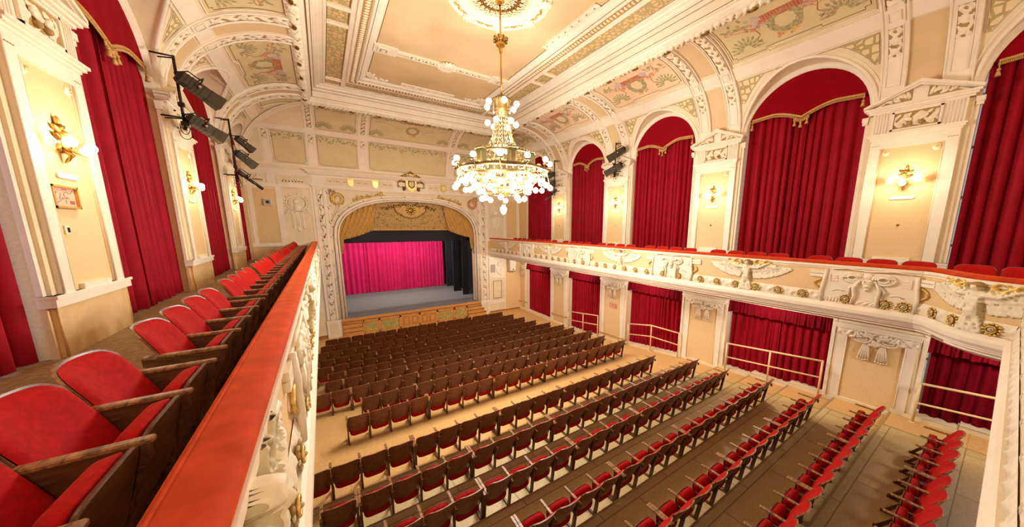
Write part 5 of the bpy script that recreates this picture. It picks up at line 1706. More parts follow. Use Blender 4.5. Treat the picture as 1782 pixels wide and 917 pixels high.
def balcony_front(name, path, label, motifs, s_rng, res=.018):
    at, L = path_map(path)
    def f(s, n, z):
        p, nn = at(s); q = p + nn * n
        return (q.x, q.y, z)
    base = Vector((path[0][0], path[0][1], BB))
    root = empty('balcony_front', base, label, 'balcony front', 'balcony fronts')
    def P(mb, nm, lab=None):
        me = mb.mesh(nm); me.transform(Matrix.Translation(-base))
        o = bpy.data.objects.new(nm, me); COL.objects.link(o); o.parent = root
        if lab: o['label'] = lab
        return o
    mb = MB()
    sweep(mb, path, [(-.10, 5.18), (0.0, 5.18), (0, 4.33)], M['peach'])
    sweep(mb, path, [(-.10, 5.18), (-.12, 4.45)], M['dado'])
    P(mb, 'parapet', 'peach painted parapet ground')
    mb = MB()
    sweep(mb, path, [(0, 5.18), (.045, 5.18), (.045, 5.13), (.02, 5.11), (.02, 5.085), (0, 5.08)], M['white'])
    sweep(mb, path, [(0, 4.34), (.05, 4.345), (.05, 4.325), (.075, 4.30), (.10, 4.25), (.10, 4.18), (.07, 4.13), (.05, 4.125), (.05, 4.10), (.02, 4.085), (.02, 4.06), (-.03, 4.03), (-.03, 4.0), (-.10, 3.98), (-.12, 3.95), (-.6, 3.95)], M['white'])
    P(mb, 'cornice', 'white moulded lower cornice')
    mb = MB()
    sweep(mb, path, [(-.155, 5.16), (-.165, 5.20), (-.15, 5.235), (-.11, 5.248), (-.04, 5.252), (.01, 5.245), (.035, 5.225), (.04, 5.20), (.03, 5.18), (-.155, 5.16)], M['railred'], True)
    for n_ in (-.128,):
        pts = [(at(s)[0] + at(s)[1] * n_) for s in np.linspace(0, L[-1], 140)]
        mb.tube([(p.x, p.y, 5.246) for p in pts], .007, M['railred'], 5)
    P(mb, 'velvet_rail', 'orange red velvet hand rail')
    s0, s1 = s_rng
    mb = MB()
    n = int((s1 - s0) / .03)
    Pg = np.zeros((n + 1, 9, 3))
    for i in range(n + 1):
        s = s0 + (s1 - s0) * i / n
        for j in range(9):
            v = j / 8; u = s / .25
            h = max(0, sin(2 * pi * (u + .3 * sin(2 * pi * v)))) * .55 + max(0, cos(2 * pi * (2.1 * u - .3 * v))) * .45
            Pg[i, j] = f(s, .008 + .035 * h * sin(pi * v) + .012 * sin(pi * v), 4.345 + .215 * v)
    mb.grid(Pg, M['relief'], True)
    P(mb, 'foliage_band', 'white foliage relief along the foot of the parapet')
    if not motifs:
        mb = MB()
        n = int((s1 - s0) / .02); Pg = np.zeros((n + 1, 31, 3))
        for i in range(n + 1):
            s = s0 + (s1 - s0) * i / n
            for j in range(31):
                v = j / 30; u = s / .62
                a = max(0, sin(2 * pi * (u + .22 * sin(2 * pi * v)))) ** .6
                h = a * (.6 + .4 * sin(2 * pi * (5 * u + 3.2 * v))) * (.55 + .45 * cos(2 * pi * (2 * v - u)))
                e = min(1, min(v, 1 - v) * 7)
                Pg[i, j] = f(s, .002 + .022 * max(0, h) * e, 4.60 + .44 * v)
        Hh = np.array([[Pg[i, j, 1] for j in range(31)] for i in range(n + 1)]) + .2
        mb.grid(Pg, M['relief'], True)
        kp = mb.mi(M['oliveshade'])
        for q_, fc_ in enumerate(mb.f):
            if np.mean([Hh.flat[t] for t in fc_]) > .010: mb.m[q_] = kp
        P(mb, 'foliage_panel', 'wide panel of white leaf relief')
    rbank = {}
    for (kind, s) in motifs:
        mb = MB()
        if kind == 'angel':
            angel(mb, f, s, 1.0, res, name == 'R'); P(mb, 'winged_figure', 'white plaster winged figure holding wreaths')
            offs = (-1.26, -.76, -.25, .25, .76, 1.26)
        else:
            cartouche(mb, f, s); P(mb, 'ribbon_cartouche', 'white plaster tablet with looped ribbons')
            offs = (-.30, .30)
        for d in offs:
            ss = s + d
            if not (s0 + .1 < ss < s1 - .1): continue
            p, nn = at(ss)
            g = lambda a, n, z: tuple(p + Vector((-nn.y, nn.x, 0)) * a + nn * (n + .03) + Vector((0, 0, z)))
            key = (round(nn.x, 3), round(nn.y, 3))
            if key not in rbank:
                o_ = p.copy()
                r = rosette_mesh(rich=(name == 'R'), f=lambda a, n, z: tuple(Vector((-nn.y, nn.x, 0)) * a + nn * (n + .03) + Vector((0, 0, z))))
                rbank[key] = r.mesh('rosette')
            o = bpy.data.objects.new('rosette', rbank[key]); COL.objects.link(o); o.parent = root
            o.location = Vector((p.x, p.y, 4.445)) - base
    return root

pathR = [(9.41, YB)] + [(9.41, y) for y in np.linspace(19, 1.2, 12)] + OGEE
toR = lambda y: YB - y
mR = []
for k, c in enumerate(PR[:4]):
    mR.append(('cart', toR(c - .08)))
for y in (17.72, 13.1, 8.45, 3.97): mR.append(('angel', toR(y)))
mR.append(('angel', toR(.9) + 1.08))
LR = path_map(pathR)[1][-1]
balcony_front('R', pathR, 'right hand balcony front with white winged figures and gilt rosettes on peach', mR, (0.05, LR - .02))
pathQ = [(8.36, -.2)] + [(x, -.2) for x in np.linspace(8, 0, 9)] + [(-.32, -.2)]
balcony_front('Q', pathQ, 'rear balcony front seen edge-on at the right margin', [], (.02, 8.6))
pathL = [(-.32, -.2)] + [(-.32, y) for y in np.linspace(.3, 19.5, 14)] + [(-.32, YB)]
mL = [('cart', c + .2) for c in (3.62, 8.2, 12.8, 17.4)] + [('angel', c + .2) for c in (1.3, 5.9, 10.5, 15.1, 19.0)]
balcony_front('L', pathL, 'near balcony front with orange red velvet rail and antiqued white reliefs', mL, (.05, 20.3), .0095)

mb = MB()
mb.box(XL - .44, -.40, YR, YB, 3.98, GAL, M['galleryfloor'])
struct(mb, 'floor', 'worn brown carpeted floor of the near gallery', 'floor')
mb = MB()
mb.box(9.5, XR + .44, -.2, YB, 3.98, GAL, M['galleryfloor'])
pts = [(x + .06, y, 3.98) for x, y in OGEE] + [(9.6, -.2, 3.98), (9.6, .9, 3.98)]
mb.poly(pts, (0, 0, GAL - 3.98), M['galleryfloor'])
mb.box(-.4, XR, YR, -.28, 3.98, GAL, M['galleryfloor'])
struct(mb, 'floor', 'carpeted floor of the opposite gallery', 'floor')
mb = MB()
mb.box(XL - .5, XR + .5, YR - .3, YR, -.1, CZ + .2, M['peach'])
struct(mb, 'wall_rear', 'peach rear wall of the hall behind the viewer', 'wall')
mb = MB()
for i, e in enumerate([YB, 13.2, 9.9, 6.65] + EDGES[1:]):
    nxt = ([13.2, 9.9, 6.65] + EDGES[1:] + [YR])[i]
    z0_ = floor_z(e - .02) if e < 6.7 else floor_z(e)
    z1_ = floor_z(nxt + .02)
    mb.hexa([(XR - .11, nxt, z1_), (XR + .3, nxt, z1_), (XR + .3, e, z0_), (XR - .11, e, z0_), (XR - .11, nxt, z1_ + .09), (XR + .3, nxt, z1_ + .09), (XR + .3, e, z0_ + .09), (XR - .11, e, z0_ + .09)], M['cream'])
struct(mb, 'baseboard_right', 'pale stepped sill along the foot of the right wall', 'skirting')

# ------------------------------------------------------------------ curtains
def braid_z(u):
    v = abs(u - .5) * 2
    return 9.15 + .24 * sin(pi / 2 * v / .55) if v < .55 else 9.39 - .05 * (v - .55) / .45

def upper_window(side, k, a, b):
    f = WSIDE(side)
    sd = 'opposite' if side == 'R' else 'near'
    w = b - a; c = .5 * (a + b); r = w / 2
    for q, (u0, u1) in enumerate(((0.015 if side == 'R' else -.01, .505 if (side, k) == ('R', 2) else .545), (.495 if (side, k) == ('R', 2) else .455, (.985 if side == 'R' else 1.005) if not (side == 'L' and k == 3) else .962))):
        n = 7 if w > 2.5 else 6
        mb0 = cloth(a + w * u0, a + w * u1, 0, GAL + .02, 9.2, n, .095, 31 * k + q + (500 if side == 'L' else 0), M['velvet'], 10, 9,
                    ztf=lambda t: braid_z(u0 + (u1 - u0) * t) + .42)
        vv = [f(p[0], (-.14 if (side, k) == ('L', 3) else -.19) + p[1], p[2]) for p in mb0.v]
        mb0.v = vv
        o = mb0.build('curtain')
        tag(o, 'crimson gallery curtain, %s half of the %s window from the stage, %s gallery' % ('nearer' if q == 0 else 'farther', ORD[k + 1], sd), 'curtain', 'crimson curtains of the gallery windows')
    base = Vector(f(c, -.1, 9.15))
    root = empty('arched_pelmet', base, 'red arched pelmet with gold braid, %s gallery window from the stage, %s side' % (ORD[k + 1], sd), 'pelmet', 'arched pelmets of the gallery windows')
    def P(mb, nm):
        me = mb.mesh(nm); me.transform(Matrix.Translation(-base))
        o = bpy.data.objects.new(nm, me); COL.objects.link(o); o.parent = root
    mb = MB()
    G = []
    for i in range(49):
        u = .5 - .5 * cos(pi * i / 48)
        u = .012 + .976 * u
        s = a + w * u
        zt = SPR + sqrt(max(0.0, r * r - (s - c) ** 2)) + .02
        zb = min(braid_z(u), zt - .01)
        G.append([f(s, -.055 + .012 * sin(40 * u) * (1 - j / 5), zb + (zt - zb) * j / 5) for j in range(6)])
    mb.grid(np.array(G), M['lunette'], True)
    P(mb, 'felt')
    us = [.05 + .90 * i / 60 for i in range(61)]
    mb = MB()
    wtube(mb, f, [(a + w * u, -.03, braid_z(u) + .01) for u in us], .028, M['fringe'], 6)
    P(mb, 'braid')
    mb = MB()
    for i in range(110):
        u = .05 + .9 * i / 109
        s = a + w * u; z = braid_z(u)
        L_ = .075 if not (.43 < u < .57) else .15
        wtube(mb, f, [(s, -.03, z), (s, -.025, z - L_)], [.008, .014], M['fringe'], 4)
    P(mb, 'fringe')
    for u in (.055, .45, .5, .55, .945):
        mb = MB(); s = a + w * u; z = braid_z(u) - .12
        wtube(mb, f, [(s, -.02, z + .1), (s, -.02, z - .02)], .010, M['fringe'], 5)
        wball(mb, f, s, z - .04, -.02, .032, .032, M['fringe'], 8, 5)
        wtube(mb, f, [(s, -.02, z - .06), (s, -.02, z - .17)], [.022, .045], M['fringe'], 8)
        P(mb, 'tassel')

for side in 'RL':
    for k, (a, b) in enumerate(WR if side == 'R' else WL): upper_window(side, k, a, b)

f = WSIDE('R')
for k, (a, b) in enumerate(WR):
    w = b - a
    zb = max(floor_z(a), floor_z(b)) - .02 if k < 3 else floor_z(b - .3)
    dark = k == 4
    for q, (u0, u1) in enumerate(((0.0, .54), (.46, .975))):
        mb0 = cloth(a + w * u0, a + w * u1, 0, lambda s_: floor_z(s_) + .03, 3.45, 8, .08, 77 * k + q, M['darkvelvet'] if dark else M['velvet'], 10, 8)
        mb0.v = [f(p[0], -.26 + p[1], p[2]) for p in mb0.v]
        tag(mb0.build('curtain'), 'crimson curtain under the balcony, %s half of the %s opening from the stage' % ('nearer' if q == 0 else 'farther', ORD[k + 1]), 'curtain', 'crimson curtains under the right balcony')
    mb = MB()
    n = 150
    G = np.zeros((n + 1, 6, 3))
    for i in range(n + 1):
        u = i / n; s = a - .06 + (w + .1) * u
        for j in range(6):
            v = j / 5
            d = .035 * (1 - v) * sin(2 * pi * u * 19 + 2 * sin(u * 31)) + .02 * sin(2 * pi * u * 41)
            G[i, j] = f(s, .0 + d - .05 * v, 3.06 + .02 * sin(2 * pi * u * 9) * (1 - v) + .48 * v)
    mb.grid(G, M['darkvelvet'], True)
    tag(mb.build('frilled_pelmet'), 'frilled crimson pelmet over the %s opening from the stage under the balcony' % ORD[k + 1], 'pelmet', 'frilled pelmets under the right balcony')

# ------------------------------------------------------------------ railings in the lower openings
RAILS = [[(14.15, 1.12), (12.87, 1.27), (11.72, 1.42)], [(9.70, 1.51), (8.42, 1.76), (7.1, 1.78)], [(5.25, 1.94), (3.93, 2.08), (2.64, 2.22)], [(.83, 2.32), (-.5, 2.45), (-1.9, 2.52)]]
for k, pts in enumerate(RAILS):
    X = 11.52
    root = empty('railing', (X, pts[0][0], floor_z(pts[0][0])), 'ivory tube railing across the %s curtained opening from the stage' % ORD[k + 2], 'railing', 'tube railings under the right balcony')
    B = Vector(root.location)
    def P(mb, nm):
        me = mb.mesh(nm); me.transform(Matrix.Translation(-B))
        o = bpy.data.objects.new(nm, me); COL.objects.link(o); o.parent = root
    mb = MB(); mb.tube([(X, y, z) for y, z in pts], .028, M['ivorypaint'], 8)
    P(mb, 'top_rail')
    mb = MB(); mb.tube([(X, y, z - .50) for y, z in pts], .024, M['ivorypaint'], 8)
    P(mb, 'lower_rail')
    for (y, z) in pts:
        mb = MB(); mb.tube([(X, y, floor_z(y) - .02), (X, y, z)], .026, M['ivorypaint'], 8)
        mb.ball((X, y, z), .029, M['ivorypaint'])
        mb.lathe([(.0, .012), (.06, .012), (.06, -.01)], M['ivorypaint'], 12, (X, y, floor_z(y)))
        P(mb, 'post')
for k, (y0, y1, z0, z1) in enumerate(((20.1, 19.1, .60, .66), (15.95, 14.45, .58, .66), (11.65, 10.0, .55, .64))):
    X = 11.6
    root = empty('wall_handrail', (X, y0, z0), 'thin brass handrail low on the wall, %s from the stage' % ORD[k + 1], 'handrail', 'brass handrails on the right wall')
    B = Vector(root.location)
    mb = MB(); mb.tube([(X, y0, z0), (X, y1, z1)], .018, M['brass'], 8); mb.ball((X, y0, z0), .03, M['brass']); mb.ball((X, y1, z1), .03, M['brass'])
    me = mb.mesh('rail'); me.transform(Matrix.Translation(-B)); o = bpy.data.objects.new('rail', me); COL.objects.link(o); o.parent = root
    for t in (.08, .92):
        y = y0 + (y1 - y0) * t; z = z0 + (z1 - z0) * t
        mb = MB(); mb.tube([(X, y, z), (X + .03, y, z - .05), (XR - .04, y, z - .05)], .011, M['brass'], 6); mb.lathe([(0, XR - .055), (.035, XR - .055), (.035, XR - .04)], M['brass'], 10, (0, y, z - .05), 'x')
        me = mb.mesh('bracket'); me.transform(Matrix.Translation(-B)); o = bpy.data.objects.new('bracket', me); COL.objects.link(o); o.parent = root

# ------------------------------------------------------------------ seats
def superell(mb, c, A, B, C, e, mat, nu=16, nv=9):
    c, A, B, C = Vector(c), Vector(A), Vector(B), Vector(C)
    sp = lambda v: math.copysign(abs(v) ** e, v)
    P = []
    for i in range(nv + 1):
        t = -pi / 2 + pi * i / nv
        P.append([tuple(c + A * (sp(cos(t)) * sp(cos(2 * pi * j / nu))) + B * (sp(cos(t)) * sp(sin(2 * pi * j / nu))) + C * sp(sin(t))) for j in range(nu)])
    mb.grid(np.array(P), mat, True, close_v=True)

def back_surface(hw, z0, z1, nu, nv, off, inset=0.0):
    G = np.zeros((nu + 1, nv + 1, 3))
    for i in range(nu + 1):
        u = -1 + 2 * i / nu
        zb = z0 + .11 * abs(u) ** 2.6 + inset
        zt = z1 - .012 * u * u - .05 * abs(u) ** 9 - inset
        for j in range(nv + 1):
            v = j / nv
            z = zb + (zt - zb) * v
            w = (hw - inset) * (0.93 + .07 * min(1, v / .5))
            G[i, j] = (u * w, -.04 - .24 * (z - .36) / .5 + .055 * u * u + off, z)
    return G

def seat_parts(gallery):
    nu, nv = (20, 10) if gallery else (10, 5)
    out = {}
    z0, z1 = (.35, .87) if gallery else (.215, .87)
    th_ = .014 if gallery else .02
    A_, B_ = back_surface(.241, z0, z1, nu, nv, 0.0), back_surface(.241, z0, z1, nu, nv, th_)
    def shell(mb, A_, B_, mat, edge):
        mb.grid(A_, mat, True); mb.grid(B_, mat, True)
        ring = lambda G: np.array([G[i, 0] for i in range(nu + 1)] + [G[nu, j] for j in range(1, nv + 1)] + [G[i, nv] for i in range(nu - 1, -1, -1)] + [G[0, j] for j in range(nv - 1, 0, -1)])
        mb.grid(np.stack([ring(A_), ring(B_)]), edge, False, close_v=True)
        return ring(A_), ring(B_)
    mb = MB(); shell(mb, A_, B_, M['seatwood'], M['armwood']); out['backrest'] = mb
    C_ = back_surface(.241, z0, z1, nu, nv, th_, .009)
    D_ = back_surface(.241, z0, z1, nu, nv, th_, .009)
    for i in range(nu + 1):
        for j in range(nv + 1):
            u = -1 + 2 * i / nu; v = j / nv
            D_[i, j, 1] += .045 * (max(0, 1 - abs(u) ** 6) ** .5) * (max(0, 1 - abs(2 * v - 1) ** 6) ** .5)
    mb = MB(); mb.grid(D_, M['seatred'], True); out['back_cushion'] = mb
    mb = MB(); superell(mb, *(((0, .085, .505), (.214, 0, 0), (0, .050, .012), (0, .042, .165), .32) if gallery else ((0, .052, .400), (.214, 0, 0), (0, .052, .006), (0, .022, .205), .42)), M['seatred'] if gallery else M['stallsredshade'], 24 if gallery else 16, 12 if gallery else 8); out['seat_cushion'] = mb
    mb = MB(); superell(mb, *(((0, .146, .495), (.219, 0, 0), (0, .016, .003), (0, .046, .186), .30) if gallery else ((0, .106, .400), (.216, 0, 0), (0, .014, .003), (0, .022, .205), .5)), M['seatwood'] if not gallery else M['seatwooddark'], 24 if gallery else 12, 12 if gallery else 8); out['seat_board'] = mb
    for nm, x in (('arm_a', -.2475), ('arm_b', .2475)):
        mb = MB()
        p = [(-.22, .645), (.22, .66)]
        mb.bbox(x - .024, x + .024, -.20, .23, .645, .672, M['armwood'], .007)
        if gallery: mb.bbox(x - .019, x + .019, -.19, .215, .575, .65, M['seatwooddark'], .006)
        mb.box(x - .02, x + .02, -.20, -.17, .60, .66, M['seatwooddark'])
        out[nm] = mb
    for nm, x in (('leg_a', -.2475), ('leg_b', .2475)):
        mb = MB()
        if gallery:
            mb.poly([(x - .016, -.19, .65), (x - .016, .20, .65), (x - .016, .21, .58), (x - .016, .13, .40), (x - .016, .10, .22), (x - .016, .16, 0), (x - .016, -.12, 0), (x - .016, -.08, .3)], (.032, 0, 0), M['seatwooddark'])
        else:
            mb.poly([(x - .017, -.13, .65), (x - .017, -.08, .65), (x - .017, .03, .0), (x - .017, -.035, .0)], (.034, 0, 0), M['seatwooddark'])
            mb.poly([(x - .015, -.10, .50), (x - .015, .04, .50), (x - .015, .05, .40), (x - .015, -.06, .40)], (.03, 0, 0), M['seatwooddark'])
            mb.poly([(x - .014, .0, .44), (x - .014, .05, .44), (x - .014, .33, .03), (x - .014, .27, .03)], (.028, 0, 0), M['seatwooddark'])
            mb.box(x - .02, x + .02, -.05, .35, 0, .032, M['seatwooddark'])
        out[nm] = mb
    if gallery:
        mb = MB(); mb.box(-.25, .25, .02, .06, .16, .22, M['seatwooddark']); mb.box(-.25, .25, .12, .17, .0, .05, M['seatwooddark']); out['floor_rail'] = mb
    return {k: v.mesh(k) for k, v in out.items()}

def seat(loc, rz, label, group, S, end, cat, gallery):
    nm = 'gallery_chair' if gallery else 'theatre_chair'
    r = empty(nm, loc, label, cat, group, rz)
    def ch(key, name, parent):
        o = bpy.data.objects.new(name, S[key]); COL.objects.link(o); o.parent = parent; return o
    ch('backrest', 'backrest', r); ch('back_cushion', 'back_cushion', r)
    s = ch('seat_cushion', 'seat', r); ch('seat_board', 'seat_board', s)
    ch('arm_a', 'armrest', r); ch('leg_a', 'leg', r)
    if end: ch('arm_b', 'armrest', r); ch('leg_b', 'leg', r)
    if gallery: ch('floor_rail', 'floor_rail', r)
    return r

SH = seat_parts(False)
SG = seat_parts(True)
# (y of the top of the backs, right hand end, number of chairs counted from the right hand end)
ROWS_FRONT = [(16.97, 8.72, 18), (16.14, 9.03, 19), (15.28, 9.30, 20), (14.38, 9.49, 20), (13.60, 9.92, 21), (12.87, 10.30, 21), (11.90, 10.2, 21), (10.78, 10.36, 22), (9.62, 10.05, 19), (8.52, 10.13, 20)]
ROWS_REAR = [(6.43, 9.28, 20), (5.37, 10.17, 21), (4.31, 9.95, 20), (3.20, 10.07, 17), (2.12, 9.85, 14), (1.10, 10.12, 11), (.03, 9.88, 8)]
jit = random.Random(8)
for blk, rows in ((0, ROWS_FRONT), (1, ROWS_REAR)):
    for ri, (yt, xe, n) in enumerate(rows):
        for i in range(n):
            grp, j = divmod(i, 4)
            x = xe - .265 - grp * 2.02 - j * .492
            y = yt + .29
            end = (j == 0)
            where = '%s row %s' % (ORD[ri + 1], 'from the stage' if blk == 0 else 'behind the cross aisle')
            seat((x, y, floor_z(y - .02)), jit.uniform(-.012, .012), 'brown backed tip-up chair, %s from the window end, %s' % (ORD[i + 1], where), 'tip-up chairs in the stalls', SH, end, 'chair', False)

gi = 0
for k in range(-1, 7):                                     # near gallery, facing the rail
    for j in range(4):
        y = 3.53 + 2.29 * k + .497 * j
        gi += 1
        seat((-.92, y, GAL), -pi / 2, 'scarlet gallery chair with wooden arms, %s along the near rail from the viewer' % ORD[gi], 'scarlet seats along the near gallery', SG, j == 0, 'seat', True)
gi = 0
for (y0, n) in ((-.42, 2), (.81, 4), (3.31, 4), (5.86, 4), (8.40, 4), (10.97, 4), (13.56, 4), (16.15, 4)):
    for j in range(n):
        y = y0 + .27 + .54 * j
        gi += 1
        seat((10.02, y, GAL), pi / 2, 'scarlet chair showing over the opposite balcony rail, %s from the viewer' % ORD[gi], 'scarlet seats along the opposite gallery', SG, j == n - 1, 'seat', True)

# ------------------------------------------------------------------ chandelier
CX0, CY0 = CHX, CHY
root = empty('chandelier', (CX0, CY0, 6.35), 'great gilt chandelier of lit opal globes hanging over the stalls', 'chandelier')
CBASE = Vector((CX0, CY0, 6.35))
def CH(mb, nm, label=None):
    o = mb.build(nm, root)
    KIDS.setdefault(root.name, []).append(o)
    if label: o['label'] = label
    return o
rel = lambda z: z - 6.35
mb = MB()
mb.tube([(0, 0, rel(9.5)), (0, 0, rel(12.0))], .022, M['brass'], 10)
mb.lathe([(.02, rel(11.98)), (.10, rel(11.96)), (.12, rel(11.9)), (.03, rel(11.82))], M['brass'], 16)
CH(mb, 'rod', 'brass suspension rod')
mb = MB()
mb.lathe([(.022, rel(11.16)), (.05, rel(11.12)), (.045, rel(11.06)), (.15, rel(11.04)), (.19, rel(11.0)), (.17, rel(10.95)), (.09, rel(10.93)), (.13, rel(10.90)), (.12, rel(10.84)), (.05, rel(10.80)), (.055, rel(10.72)), (.022, rel(10.66))], M['brass'], 20)
for i in range(8):
    a = 2 * pi * i / 8
    mb.tube([(.14 * cos(a), .14 * sin(a), rel(11.06)), (.20 * cos(a), .20 * sin(a), rel(11.02)), (.20 * cos(a), .2 * sin(a), rel(10.95)), (.12 * cos(a), .12 * sin(a), rel(10.92))], .014, M['lampgold'], 5)
CH(mb, 'knop', 'brass knop on the rod')
mb = MB()
mb.lathe([(.03, rel(9.62)), (.15, rel(9.56)), (.23, rel(9.50)), (.25, rel(9.44)), (.23, rel(9.42)), (.23, rel(9.22)), (.25, rel(9.2)), (.24, rel(9.14)), (.16, rel(9.10)), (.05, rel(9.06))], M['lampgold'], 24)
for i in range(20):
    a = 2 * pi * i / 20
    mb.ell((.245 * cos(a), .245 * sin(a), rel(9.48)), (.02, 0, 0), (0, .02, 0), (0, 0, .04), M['lampgold'], 6, 4)
CH(mb, 'crown', 'gilt drum at the head')
mb = MB()
for i in range(12):                                        # flared cage of rods
    a = 2 * pi * i / 12
    mb.tube([(rr * cos(a), rr * sin(a), rel(z)) for rr, z in ((.20, 9.12), (.19, 8.9), (.22, 8.6), (.32, 8.3), (.52, 8.08), (.66, 8.0))], .012, M['lampgold'], 5)
for i in range(24):
    a = 2 * pi * i / 24
    for q in range(9):
        z = 9.0 - .11 * q; rr = .20 + .02 * q + .012 * max(0, q - 4) ** 2
        mb.ell((rr * cos(a), rr * sin(a), rel(z)), (.016, 0, 0), (0, .016, 0), (0, 0, .03), M['crystal'], 5, 4)
mb.lathe([(.30, rel(8.30)), (.34, rel(8.28)), (.34, rel(8.25)), (.30, rel(8.23))], M['lampgold'], 28)
CH(mb, 'cage', 'flared gilt cage with crystal strings')
mb = MB()
for (rr, z, h) in ((.78, 8.02, .05), (.80, 7.66, .06)):
    mb.lathe([(rr, rel(z + h)), (rr + .03, rel(z + h)), (rr + .04, rel(z)), (rr + .02, rel(z - h * .4)), (rr - .01, rel(z - h * .4)), (rr, rel(z + h))], M['lampgold'], 40)
for i in range(40):
    a = 2 * pi * i / 40
    mb.tube([(.79 * cos(a), .79 * sin(a), rel(8.0)), (.80 * cos(a), .80 * sin(a), rel(7.68))], .007, M['lampgold'], 5)
    mb.ell((.82 * cos(a), .82 * sin(a), rel(8.09)), (.025, 0, 0), (0, .025, 0), (0, 0, .035), M['lampgold'], 6, 4)
CH(mb, 'gallery_ring', 'pierced gilt gallery ring')
for i in range(6):
    mb = MB(); a = 2 * pi * i / 6 + .35
    mb.X = Matrix.Rotation(a, 4, 'Z')
    mb.bbox(.74, .92, -.12, .12, rel(7.66), rel(8.04), M['lampgolddark'], .015)
    mb.bbox(.72, .95, -.15, .15, rel(8.04), rel(8.09), M['lampgold'], .01); mb.bbox(.72, .95, -.14, .14, rel(7.62), rel(7.66), M['lampgold'], .01)
    for s in (-.08, .08): mb.box(.92, .93, s - .03, s + .03, rel(7.72), rel(7.98), M['lampgold'])
    CH(mb, 'lantern_box', 'square gilt panel on the ring')
mb = MB()
for (rr, z) in ((1.28, 7.58), (1.05, 7.42), (.70, 7.20)):
    mb.lathe([(rr - .02, rel(z + .04)), (rr + .03, rel(z + .035)), (rr + .03, rel(z - .03)), (rr - .02, rel(z - .04)), (rr - .02, rel(z + .04))], M['lampgold'], 48)
    n = int(rr * 40)
    for i in range(n):
        a = 2 * pi * i / n
        mb.ell((rr * cos(a), rr * sin(a), rel(z - .08)), (.016, 0, 0), (0, .016, 0), (0, 0, .045), M['crystal'], 5, 4)
CH(mb, 'hoop', 'gilt hoops with crystal drops')
for i in range(12):
    mb = MB(); a = 2 * pi * i / 12
    mb.X = Matrix.Rotation(a, 4, 'Z')
    mb.tube([(.80, 0, rel(7.66)), (.95, 0, rel(7.52)), (1.15, 0, rel(7.50)), (1.30, 0, rel(7.58)), (1.36, 0, rel(7.66))], .02, M['lampgold'], 7)
    mb.tube([(1.15 + .09 * cos(b), 0, rel(7.60) + .09 * sin(b)) for b in np.linspace(-1.4, 3.4, 12)], .012, M['lampgold'], 5)
    mb.tube([(1.28, 0, rel(7.56)), (1.32, 0, rel(7.36)), (1.36, 0, rel(7.22))], .012, M['lampgold'], 6)
    mb.lathe([(.0, rel(7.67)), (.06, rel(7.66)), (.075, rel(7.70)), (.03, rel(7.72))], M['lampgold'], 12, (1.36, 0, 0))
    CH(mb, 'arm', 'scrolled gilt arm')
mb = MB()
for i in range(16):
    a = 2 * pi * i / 16
    mb.tube([(rr * cos(a), rr * sin(a), rel(z)) for rr, z in ((1.03, 7.42), (.9, 7.2), (.66, 7.02), (.4, 6.94), (.2, 6.92))], .012, M['lampgold'], 5)
mb.lathe([(.02, rel(6.80)), (.12, rel(6.83)), (.20, rel(6.90)), (.24, rel(7.0)), (.26, rel(7.08)), (.22, rel(7.10))], M['lampgold'], 24)
for i in range(18):
    a = 2 * pi * i / 18
    mb.ell((.25 * cos(a), .25 * sin(a), rel(7.03)), (.025, 0, 0), (0, .025, 0), (0, 0, .05), M['crystal'], 6, 4)
CH(mb, 'basket', 'gilt basket closing the underside')
GL = MB(); GL.ball((0, 0, 0), .078, M['whiteglass'], 12, 8); GLm = GL.mesh('globe')
GB = MB(); GB.ball((0, 0, 0), .10, M['whiteglass'], 14, 9); GBm = GB.mesh('globe')
CP_ = MB(); CP_.lathe([(.0, .10), (.028, .095), (.034, .06), (.05, .052)], M['lampgold'], 10); CPm = CP_.mesh('cap')
CPL = MB(); CPL.lathe([(.0, -.10), (.028, -.095), (.034, -.06), (.05, -.052)], M['lampgold'], 10); CPLm = CPL.mesh('cap')
def globe(p, me, cap):
    o = bpy.data.objects.new('globe', me); COL.objects.link(o); o.parent = root; o.location = p
    c = bpy.data.objects.new('cap', cap); COL.objects.link(c); c.parent = o
def ringg(n, r, z, a0, me, cap):
    for i in range(n):
        a = 2 * pi * i / n + a0
        globe((r * cos(a), r * sin(a), rel(z)), me, cap)
ringg(6, .44, 9.34, .2, GLm, CPLm)
ringg(6, .40, 8.86, .7, GLm, CPm)
ringg(12, 1.36, 7.79, 0, GLm, CPLm)
ringg(12, 1.37, 7.12, 0, GLm, CPm)
ringg(12, 1.16, 7.28, .26, GLm, CPm)
ringg(10, .95, 7.05, .1, GLm, CPm)
ringg(8, .62, 6.80, .2, GLm, CPm)
ringg(5, .18, 8.18, .3, GBm, CPLm)
ringg(6, .50, 7.36, .5, GLm, CPm)
mb = MB()
mb.tube([(0, 0, rel(6.84)), (0, 0, rel(6.62))], .012, M['lampgold'], 8)
mb.lathe([(.0, rel(6.64)), (.05, rel(6.63)), (.06, rel(6.58)), (.05, rel(6.56))], M['lampgold'], 14)
CH(mb, 'pendant_stem')
mb = MB(); mb.lathe([(.055, rel(6.58)), (.095, rel(6.54)), (.10, rel(6.48)), (.08, rel(6.41)), (.035, rel(6.35)), (.0, rel(6.33))], M['pendantglass'], 18)
CH(mb, 'pendant_globe', 'acorn shaped opal glass at the bottom')
for i in range(8):
    a = 2 * pi * i / 8 + .13
    point_lamp('chandelier_light', (CX0 + 1.26 * cos(a), CY0 + 1.26 * sin(a), 7.30), W_CHANDELIER * .082, WARM, .09)
